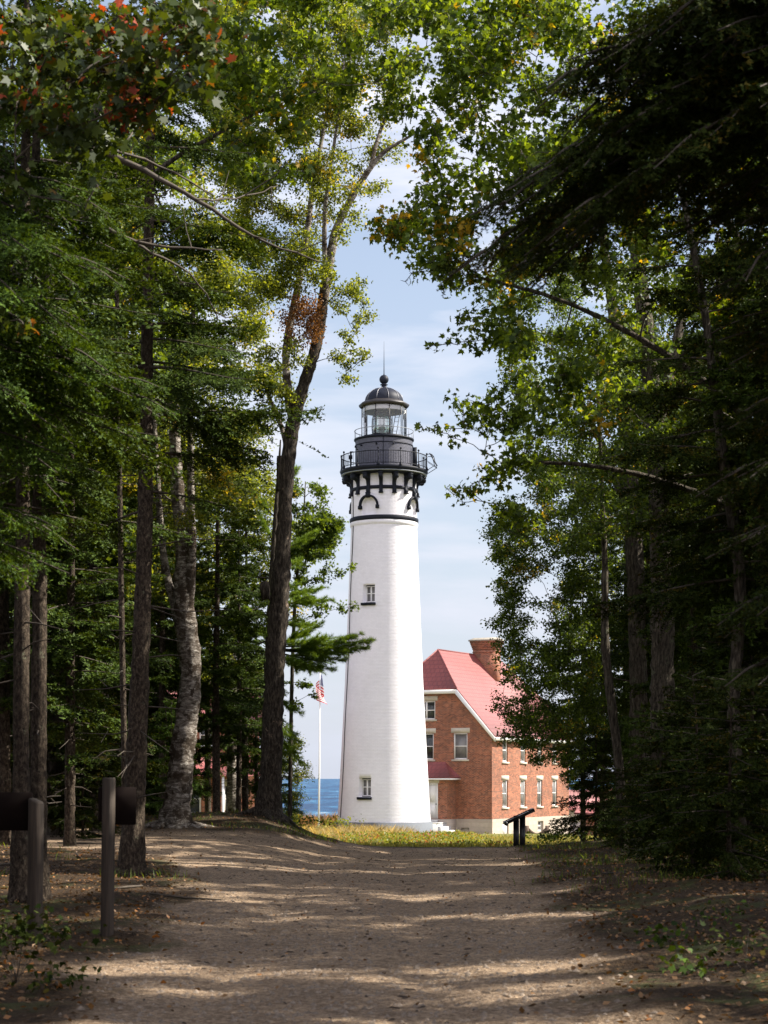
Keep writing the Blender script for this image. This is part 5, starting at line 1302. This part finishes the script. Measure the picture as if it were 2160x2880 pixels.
# ---- near firs just outside the frame whose boughs sweep in
g = np.random.default_rng(101)
tk = [(4.1, 13, 0.1, 0.2), (4.1, 13, 5, 0.16), (4.2, 13, 10, 0.09), (4.2, 13, 13, 0.02)]
tb = MB(); trunk_mesh(tb, tk, g, 12); lm, wd = MB(), MB()
def sweep(lm, wd, tr, tips, Y, g, T=NEAR, droop=0.1, jit=0.25):
    for (tx, ty, z_) in tips:
        b = D(tx, ty, Y+jit*(g.random()*2-1)*3); a = np.array([tr[0], tr[1], z_]); dl = b-a; ln = np.linalg.norm(dl)
        t = np.linspace(0, 1, 9)[:,None]; side = unit(np.cross(dl, [0, 0, 1.0]))*(g.random()-0.5)*0.5
        c1 = (a+b)/2+np.array([0, 0, (0.04+0.08*g.random())*ln])+side
        pts = (1-t)**2*a+2*t*(1-t)*c1+t**2*b; pts[1:-1] += g.normal(size=(7, 3))*0.025
        wd.tube(pts, np.linspace(0.014, 0.003, 9), 5, cap=False)
        tg = unit(np.gradient(pts, axis=0)); k_ = max(5, int(ln/0.26))
        for j in range(k_):
            u = 0.22+0.76*(j+g.random()*0.6)/k_; i_ = min(7, int(u*8)); p0 = pts[i_]+(pts[i_+1]-pts[i_])*(u*8-i_); d = tg[i_]
            yaw = math.atan2(d[1], d[0]) + (1 if j % 2 else -1)*(0.35+0.6*g.random())
            add_bough(lm, wd, T, p0, yaw, math.asin(max(-1, min(1, d[2])))*0.5-0.02-0.25*g.random(), 0.35+1.15*(1.03-u)*(0.5+0.6*g.random()), g, 1.2*(g.random()-0.5))
        add_bough(lm, wd, T, pts[5], math.atan2(tg[6][1], tg[6][0]), math.asin(tg[6][2]), ln*0.36, g, 0.5*(g.random()-0.5))
sweep(lm, wd, (4.1, 13), [(985,590,7.0),(1090,600,6.9),(1050,470,7.1),(1180,520,7.0),(1130,380,7.2),(1240,420,7.1),(1230,260,7.4),(1330,330,7.2),(1180,180,7.6),(1300,130,7.8),(1420,220,7.5),(1420,80,8.0),(1500,330,7.1),(1560,130,7.9),(1520,500,6.6),(1590,620,6.2)], 13, g)
for z_ in np.linspace(2.8, 6.0, 8): sweep(lm, wd, (4.1, 13), [(1560+60*g.random(), (HY-(z_-EYE-0.5)/13*F)/KD, z_)], 13, g)
tree_obj('fir_tree', 'near dark fir whose sweeping boughs fill the upper right corner', (4.1, 13, 0.1), tb, lm, wd, 'spruce', 'dark')
g = np.random.default_rng(102)
tk = [(-4.3, 15.5, 0.1, 0.2), (-4.3, 15.5, 5, 0.16), (-4.2, 15.5, 10, 0.09), (-4.2, 15.5, 13, 0.02)]
tb = MB(); trunk_mesh(tb, tk, g, 12); lm, wd = MB(), MB()
sweep(lm, wd, (-4.3, 15.5), [(340,880,5.3),(320,835,5.5),(210,780,5.8),(230,930,5.1),(150,700,6.1),(230,600,6.5),(110,540,6.8),(150,1010,4.7),(120,1140,4.2),(80,1230,3.8),(70,900,5.3),(240,470,7.0),(110,400,7.3)], 15.5, g)
tree_obj('fir_tree', 'near fir outside the left edge reaching green boughs into the view', (-4.3, 15.5, 0.1), tb, lm, wd, 'spruce', 'fir')
# dead-limbed tree with long bare diagonals
g = np.random.default_rng(103)
tk = [(-6.0, 20, 0.1, 0.2), (-6.0, 20, 5, 0.17), (-5.9, 20, 10, 0.1), (-5.9, 20, 13, 0.03)]
tb = MB(); trunk_mesh(tb, tk, g, 12); wd = MB()
for pts in ([(-200,150,18),(30,240,16),(170,300,15),(330,380,12),(440,440,9),(560,520,6),(690,565,3)], [(-200,300,16),(80,412,12),(210,480,10),(300,530,7),(480,540,3)], [(200,318,8),(330,345,5),(460,420,3)],
            [(300,530,6),(430,600,4),(470,690,3)], [(230,330,6),(300,290,4),(270,210,3)], [(420,430,5),(520,430,3),(600,400,2)]):
    q_ = np.array(dtrunk(pts, 20.0, 1.0)); q_ = polyline(smooth_line(q_), 0.15); q_[1:-1,:3] += g.normal(size=(len(q_)-2, 3))*0.008
    wd.tube(q_[:,:3], q_[:,3], 6, wob=0.3, rng=g)
    for k in range(6, len(q_)-2, 3):
        a = q_[k,:3]; d = unit(g.normal(size=3)*np.array([1, 0.6, 1])+np.array([0.8, 0, -0.2])); l_ = 0.3+0.5*g.random()
        c1 = a+d*l_*0.5+g.normal(size=3)*0.06; e = c1+unit(d+np.array([0.2, 0, 0.8]))*l_*0.5
        wd.tube([a, c1, e], [0.008, 0.006, 0.003], 4, cap=False)
lm, _w = conifer(tk, 9.5, 1.8, 24, g, MID, 0.5)
tree_obj('fir_tree', 'half-dead fir off the left edge with long bare limbs slanting down to the right', (-6.0, 20, 0.1), tb, lm, wd, 'spruce', 'spruce', woodm='bare')

# ------------------------------------------------------------------ background wood: prototypes then copies
protos = []
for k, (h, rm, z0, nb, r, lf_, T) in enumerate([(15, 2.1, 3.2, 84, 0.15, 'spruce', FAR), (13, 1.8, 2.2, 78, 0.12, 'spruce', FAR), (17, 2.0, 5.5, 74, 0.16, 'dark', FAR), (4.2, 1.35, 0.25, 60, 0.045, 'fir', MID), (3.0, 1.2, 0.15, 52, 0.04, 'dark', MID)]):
    g = np.random.default_rng(200+k)
    tk = [(0, 0, -0.3, r), (0.05, 0.02, h*0.3, r*0.85), (-0.05, 0.05, h*0.65, r*0.5), (0.03, 0, h, 0.01)]
    tb = MB(); trunk_mesh(tb, tk, g, 10); lm, wd = conifer(tk, z0, rm, nb, g, T, 0.6, -0.12, dead=10 if k < 3 else 0, low=0.15)
    protos.append((tb, lm, wd, lf_))
def broad_proto(seed, h, rc_, nb, leaf, lf_, bark, tm=DIAMOND, dens=700):
    g = np.random.default_rng(seed)
    tk = [(0, 0, -0.3, 0.17), (0.1, 0, h*0.3, 0.14), (-0.1, 0.1, h*0.6, 0.09), (0.1, 0, h*0.9, 0.03)]
    tb = MB(); trunk_mesh(tb, tk, g, 10)
    q_ = g.normal(size=(nb, 3)); q_ = unit(q_)*(0.35+0.65*g.random((nb, 1))**0.5)
    cl = np.concatenate([q_*np.array([rc_, rc_, h*0.34])+np.array([0, 0, h*0.66]), 0.5+0.45*g.random((nb, 1))], 1)
    lm, wd = broad_crown([tk], cl, g, leaf, dens, tm, attach_from=0.35)
    return tb, lm, wd, lf_
protos.append(broad_proto(301, 15, 2.6, 60, 0.10, 'tree', 'maple'))
protos.append(broad_proto(302, 14, 2.3, 50, 0.09, 'birch', 'birch'))
g = np.random.default_rng(207); tk = [(0, 0, -0.3, 0.11), (0.05, 0.02, 3.5, 0.09), (-0.05, 0.05, 7.5, 0.05), (0.03, 0, 11, 0.01)]
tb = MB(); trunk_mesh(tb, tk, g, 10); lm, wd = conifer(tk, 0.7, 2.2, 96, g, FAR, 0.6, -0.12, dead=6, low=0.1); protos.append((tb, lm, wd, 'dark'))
src = {}
def put(k, x, y, rz, sc, label, group=None, name=None):
    z = float(gz(x, y))
    nm = name or ('spruce_tree', 'fir_tree', 'spruce_tree', 'young_fir', 'young_fir', 'broadleaf_tree', 'birch_tree', 'fir_tree')[k]
    cat = 'tree' if k not in (3, 4) else 'young tree'
    if k not in src:
        tb, lm, wd, lf_ = protos[k]
        t = tree_obj(nm, label, (0, 0, 0), tb, lm, wd, ('spruce', 'spruce', 'spruce', 'spruce', 'spruce', 'maple', 'birch', 'spruce')[k], lf_, group, cat)
        src[k] = t
    else: t = clone(src[k], label=label)
    if group: t['group'] = group
    elif 'group' in t: del t['group']
    t.location = (x, y, z); t.rotation_euler = (0, 0, rz); t.scale = (sc, sc, sc); t['label'] = label; return t
def at(dx, Y): return D(dx, 1700, Y)[0]
g = np.random.default_rng(500)
GL, GR = 'dark conifers filling the left wood', 'dark conifers filling the right wood'
thin = [(468, 50, 'slim dark trunk standing free between the old birch and the leaning tree', 0.75, 0),
        (515, 52.5, 'slim dark conifer just left of the leaning tree, in front of the red house', 0.7, 1),
        (530, 56, 'second slim conifer left of the leaning tree, close behind the first', 0.72, 0),
        (555, 60, 'small conifer tucked against the left side of the leaning trunk', 0.6, 1),
        (352, 49, 'slim conifer hugging the left side of the old birch trunk', 0.7, 0)]
for dx, Y, lab, sc, k in thin: put(k, at(dx, Y), Y, g.random()*6, sc, lab)
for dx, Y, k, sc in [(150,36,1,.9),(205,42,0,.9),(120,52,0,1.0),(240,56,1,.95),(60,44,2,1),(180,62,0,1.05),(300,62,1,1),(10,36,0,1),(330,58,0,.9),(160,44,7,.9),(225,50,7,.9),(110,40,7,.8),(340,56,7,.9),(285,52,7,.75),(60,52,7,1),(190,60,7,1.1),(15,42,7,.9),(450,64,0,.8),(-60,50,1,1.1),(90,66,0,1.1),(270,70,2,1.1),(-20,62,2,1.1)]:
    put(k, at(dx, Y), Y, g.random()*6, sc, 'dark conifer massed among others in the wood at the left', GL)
for dx, Y, k, sc, lab in [(120,40,5,1.15,'tall leafy tree behind the twin spruces, filling the upper left'), (225,47,6,1.2,'tall birch rising between the twin spruces and the lichen-speckled spruce'), (395,57,6,.95,'yellow-green birch crown showing between the old birch and the leaning tree'), (250,50,6,1.0,'yellow-green birch glimpsed between the spruces at left'),
                     (500,62,6,1.1,'tall birch at the back of the left wood, nearest the lake'), (110,57,5,1.1,'leafy broadleaf tree hidden behind the twin spruce trunks')]:
    put(k, at(dx, Y), Y, g.random()*6, sc, lab)
for dx, Y, sc, k, lab in [(180,39,.8,4,'young fir with sunlit tips left of the slim spruce stem'), (370,46,.7,3,'young fir with bright tips beside the old birch trunk'), (120,45,.9,4,'low dark fir behind the sign posts'),
                     (240,50,1.0,4,'dark young fir at the rim of the gravel turning'), (300,54,.9,4,'young fir behind the lichen-speckled spruce trunk'), (600,58,.65,3,'small fir right beside the leaning trunk, near the lake')]:
    put(k, at(dx, Y), Y, g.random()*6, sc, lab)
# right wood
for dx, Y, k, sc in [(1300,57,1,.75),(1260,60,0,.62),(1480,50,0,1),(1530,56,2,1),(1600,47,0,1),(1640,38,1,1),(1440,62,1,1),(1350,64,0,.95),(1700,30,0,1),(1500,44,1,.9),(1620,58,2,1.1),(1750,44,2,1.1),(1560,66,0,1.1),(1590,42,7,.7),(1640,34,7,.85),(1330,60,7,.5),(1460,52,7,.45),(1690,62,1,1.1),(1400,54,0,.8)]:
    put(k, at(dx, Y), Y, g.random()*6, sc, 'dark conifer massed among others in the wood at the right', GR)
for dx, Y, k, sc, lab in [(1500,60,5,1.1,'leafy tree deep in the right-hand wood'), (1380,66,6,1.0,'pale birch at the back of the right-hand wood'), (1640,52,5,1.1,'broad leafy tree near the right edge of the wood')]:
    put(k, at(dx, Y), Y, g.random()*6, sc, lab)
for dx, Y, sc, k, lab in [(1430,31,.75,4,'low fir spreading below the thick furrowed trunk'), (1500,27,.95,4,'young fir in the right foreground undergrowth'), (1580,24.5,.9,4,'dark young fir at the right edge of the clearing'), (1345,44,.62,4,'low fir where the right-hand wood meets the grass'),
                     (1530,34,1.1,4,'dark bushy fir behind the undergrowth at right'), (1285,54,1.15,4,'bushy fir at the foot of the leafy tree, hiding the outbuilding roof'), (1390,47,.8,3,'young fir left of the thick furrowed trunk'), (1620,31,1.4,4,'tall young fir at the right edge'), (1470,40,1.1,4,'dark fir thicket right of the thick furrowed trunk')]:
    put(k, at(dx, Y), Y, g.random()*6, sc, lab)
# trees beside the road outside the frame that dapple it with shade
for x, y, k, sc in [(7.0,13.5,6,.8),(7.8,24,5,.85),(9.5,34,6,.9),(8.8,42,6,.9),(9.2,20.5,6,.95),(10.8,16,5,.9),(7.5,9.5,0,.9),(6.6,18.5,0,.8),(10.5,24,0,1),(8.4,29,6,.8),(13,12,0,1.1),(13.5,19,2,1),(14,28,0,1.1),(13,35,0,1),(17,31,5,1.1),(15,42,5,1.1),(18,50,0,1.1),(7.5,3,0,.9),(12,5,5,1),(18,22,2,1.2),(17,8,0,1.1)]:
    put(k, x, y, g.random()*6, sc, 'roadside tree standing right of the camera outside the picture', 'shade trees outside the picture')

for x, y, k, sc in [(-9,-6,7,1.2),(-5,-9,0,1),(-1.5,-12,7,1.2),(3,-9,0,1),(7,-6,7,1.2),(11,-3,7,1.2),(-12,-2,0,1),(-8,2,7,1.2),(-6.5,7,7,1.1),(-9,11,0,1),(-7.5,16,7,1.1),(-10,20,7,1.2),(-8.5,25,0,1),(-12,28,7,1.2),(-13,14,7,1.2),(-12,34,7,1.2),(0,-18,7,1.5),(-7,-15,7,1.5),(7,-14,7,1.5),(14,-8,7,1.4)]:
    put(k, x, y, g.random()*6, sc, 'woodland conifer behind or left of the camera outside the picture', 'woodland outside the picture')

# ------------------------------------------------------------------ forest floor: litter, grass, meadow
g = np.random.default_rng(600)
def ground_pts(n, x0, x1, y0, y1, rng, f=None):
    x = x0+(x1-x0)*rng.random(n); y = y0+(y1-y0)*rng.random(n)
    if f is not None:
        k = f(x, y) > rng.random(n); x, y = x[k], y[k]
    return np.stack([x, y, gz(x, y)], -1)
p = ground_pts(60000, -9, 9, 11.5, 50, g, lambda x, y: np.clip((1-road_mask(x, y))*0.85+0.05, 0, 1)*np.clip(1.25-y/60, 0, 1)*(np.abs(x) < 0.23*y+0.5))
p[:,2] += 0.012; lm = MB(); leaves(lm, p, 0.05, g, DIAMOND, 2.0, 0.0)
tag(lm.build('leaf_litter', leaf_mat('fallen_leaves', (0.06,0.032,0.015), (0.20,0.11,0.045), (0.34,0.13,0.03), 0.08, 3.0, transl=0.1), None), kind='stuff')
p = ground_pts(45000, -6, 5, 11.5, 38, g, lambda x, y: road_mask(x, y)*np.clip(1.3-y/28, 0, 1)*(np.abs(x) < 0.23*y+0.5))
o8 = np.array([(1,0,0),(0,1,0),(-1,0,0),(0,-1,0),(0,0,0.8),(0,0,-0.3)]); f8 = np.array([(0,1,4),(1,2,4),(2,3,4),(3,0,4)])
sz = 0.007+0.024*g.random(len(p))**3; v = p[:,None,:]+sz[:,None,None]*o8[None]*(0.7+0.6*g.random((len(p), 6, 1)))
tag(MB().add(v.reshape(-1, 3), (np.arange(len(p))[:,None,None]*6+f8[None]).reshape(-1, 3)).build('gravel', plain('road_gravel', (0.20,0.155,0.115), 0.9, vary=0.5, scale=25), None), kind='stuff')
def blades(mb, p, h, w, rng, lean=0.35):
    n = len(p); a = rng.random(n)*6.283; hh = h*(0.5+0.8*rng.random(n))
    tx = np.stack([np.cos(a), np.sin(a), np.zeros(n)], -1); ln = rng.normal(size=(n, 3))*lean; ln[:,2] = 0
    mid = p+np.stack([np.zeros(n), np.zeros(n), hh*0.55], -1)+ln*hh[:,None]*0.3; tip = p+np.stack([np.zeros(n), np.zeros(n), hh], -1)+ln*hh[:,None]
    v = np.stack([p-tx*w/2, p+tx*w/2, mid+tx*w*0.35, tip, mid-tx*w*0.35], 1)
    mb.add(v.reshape(-1, 3), np.arange(5*n).reshape(n, 5))
mb = MB(); p = ground_pts(6000, -5, 1.5, 84, 100, g, lambda x, y: (vnoise(x, y, 1.8, 77) > -0.05)*1.0); blades(mb, p, 0.62, 0.022, g, 0.5)
tag(mb.build('tall_dry_grass', leaf_mat('straw_grass', (0.20,0.16,0.065), (0.38,0.30,0.15), transl=0.35), None), kind='stuff')
mb = MB(); p = ground_pts(90000, -9, 15, 60, 106, g, lambda x, y: (0.35+1.1*vnoise(x, y, 2.2, 21)+0.3)*(y < 104-2.2*np.maximum(0, 3-np.abs(x)))*(1-smooth01(4, 9, x)*0.5)*((y < 96) | (x < 5)))
p[:,2] -= 0.02; blades(mb, p, 0.24, 0.022, g)
tag(mb.build('meadow_grass', leaf_mat('dry_meadow_grass', (0.10,0.12,0.03), (0.26,0.24,0.08), (0.42,0.32,0.16), 0.1, 0.5, transl=0.35), None), kind='stuff')
mb = MB(); p = ground_pts(40000, -5, 6, 64, 99, g, lambda x, y: (vnoise(x, y, 1.6, 33) > -0.05)*0.9*(1-smooth01(3.4, 5.0, x)))
p[:,2] += 0.04+0.22*g.random(len(p))*(1+1.2*(vnoise(p[:,0], p[:,1], 2.4, 61) > 0.12))*(1-0.6*smooth01(80, 95, p[:,1])); leaves(mb, p, 0.09, g, DIAMOND, 0.3, 0.0)
tag(mb.build('wildflower_patch', leaf_mat('goldenrod_and_bramble', (0.07,0.11,0.02), (0.20,0.22,0.04), (0.30,0.10,0.05), 0.12, 0.9, transl=0.35), None), kind='stuff')
mb = MB(); p = ground_pts(16000, -13, -2.5, 106, 145, g); blades(mb, p, 1.15, 0.04, g)
tag(mb.build('beach_grass', leaf_mat('rusty_dune_grass', (0.20,0.13,0.05), (0.42,0.26,0.13), transl=0.3), None), kind='stuff')
mb = MB(); p = ground_pts(30000, -9, 9, 24, 52, g, lambda x, y: (1-road_mask(x, y))*(vnoise(x, y, 1.5, 40) > 0.08)*0.6*(np.abs(x) < 0.23*y)); blades(mb, p, 0.12, 0.012, g)
tag(mb.build('verge_grass', leaf_mat('verge_grass_green', (0.05,0.09,0.015), (0.12,0.17,0.03), transl=0.35), None), kind='stuff')
p = ground_pts(1300, -6, 5, 11.5, 46, g, lambda x, y: road_mask(x, y)*(np.abs(x) < 0.23*y+0.5)); n = len(p); a = g.random(n)*3.14; d = np.stack([np.cos(a), np.sin(a), 0.1*np.ones(n)], -1)
sd_ = np.stack([-np.sin(a), np.cos(a), np.zeros(n)], -1); l_ = (0.012+0.05*g.random(n)**2)[:,None]; w_ = 0.007; up3 = np.array([0, 0, 0.012])
v = np.stack([p-d*l_-sd_*w_, p+d*l_-sd_*w_, p+d*l_+sd_*w_, p-d*l_+sd_*w_, p-d*l_*0.6+up3, p+d*l_*0.6+up3], 1)
fb = np.array([(0,1,5,4),(1,2,5,5),(2,3,4,5),(3,0,4,4)]); f4 = (np.arange(n)[:,None,None]*6+fb[[0,2]][None]).reshape(-1, 4); f3 = (np.arange(n)[:,None,None]*6+np.array([(1,2,5),(3,0,4)])[None]).reshape(-1, 3)
mb = MB(); mb.add(v.reshape(-1, 3), f4); mb.f.append(f3)
tag(mb.build('twig_debris', plain('dark_debris', (0.045,0.03,0.02), 0.95, vary=0.5, scale=15), None), kind='stuff')
# fallen sticks
for k in range(26):
    x = (g.random()*2-1)*7; y = 14+g.random()*32
    if road_mask(np.array(x), np.array(y)) > 0.3: x = 5.5 if x > 0 else -6.0
    a = g.random()*3.1; l_ = 0.4+0.9*g.random(); q_ = []
    for t in (-0.5, 0, 0.5): xx, yy = x+math.cos(a)*l_*t, y+math.sin(a)*l_*t+0.05*g.random(); q_.append((xx, yy, float(gz(xx, yy))+0.02))
    o = MB().tube(q_, [0.008, 0.016, 0.012], 5).build('fallen_stick', K['bare'], None, origin=q_[1]); tag(o, 'thin fallen stick lying on the leaf litter beside the road', 'stick', 'fallen sticks on the forest floor')
# low plants
def low_plant(dx, dy, Y, h, n, leaf, lab, cat='plant', lm_='maple', seed=0, w=0.35, tm=MAPLE, name='low_plant'):
    g = np.random.default_rng(700+seed); b = D(dx, dy, Y); b[2] = float(gz(b[0], b[1])); mb = MB(); wd = MB(); cs = []
    for k in range(n):
        e = b+np.array([g.normal()*w, g.normal()*w, h*(0.5+0.6*g.random())]); (k % 5 == 0) and wd.tube([b, (b+e)/2+[0, 0, 0.12*h], e], [0.003, 0.002, 0.0015], 4, cap=False); cs.append(e+g.normal(size=(5, 3))*0.06)
    leaves(mb, np.concatenate(cs), leaf, g, tm, 1.2, 0.1); t = thing(name, lab, cat, tuple(b))
    wd.build('stem', K['twig'], t, origin=b); mb.build('foliage', L[lm_], t, origin=b)
low_plant(35, 2125, 14.0, 0.5, 60, 0.055, 'dark green seedling clump in the bottom left corner', seed=1, w=0.2, lm_='dark')
low_plant(110, 2150, 13.5, 0.12, 14, 0.05, 'low leafy seedling on gravel right of the corner clump', seed=2, w=0.15, lm_='dark')
low_plant(1475, 2085, 14.2, 0.12, 9, 0.06, 'green lit seedling in the leaf litter at lower right', seed=3, w=0.10, lm_='fir')
low_plant(1430, 2025, 16.5, 0.12, 9, 0.06, 'pale seedling farther up the litter slope at lower right', seed=4, w=0.15, lm_='fir')
low_plant(1610, 2110, 14.0, 0.3, 24, 0.05, 'dark leafy plant in the lower right corner', seed=5, w=0.25, lm_='dark')
low_plant(1565, 1990, 18.0, 0.15, 10, 0.05, 'small plant on the litter slope near the right edge', seed=6, w=0.2, lm_='fir')
low_plant(1180, 1828, 52.0, 0.35, 26, 0.10, 'dark low bush beside the reading panel', 'bush', seed=7, w=0.35, lm_='tree', tm=DIAMOND)
low_plant(1215, 1822, 53.0, 0.3, 26, 0.10, 'sprawling green bush between reading panel and right-hand firs', 'bush', seed=8, w=0.45, lm_='tree', tm=DIAMOND)
low_plant(655, 1800, 50.5, 0.35, 40, 0.08, 'leafy undergrowth on the bank right of the leaning trunk', 'bush', seed=9, w=0.5, lm_='tree', tm=DIAMOND)
low_plant(720, 1790, 96.0, 0.9, 60, 0.12, 'tall weeds between flagpole and tower base', 'weeds', seed=10, w=0.5, lm_='birch', tm=DIAMOND)
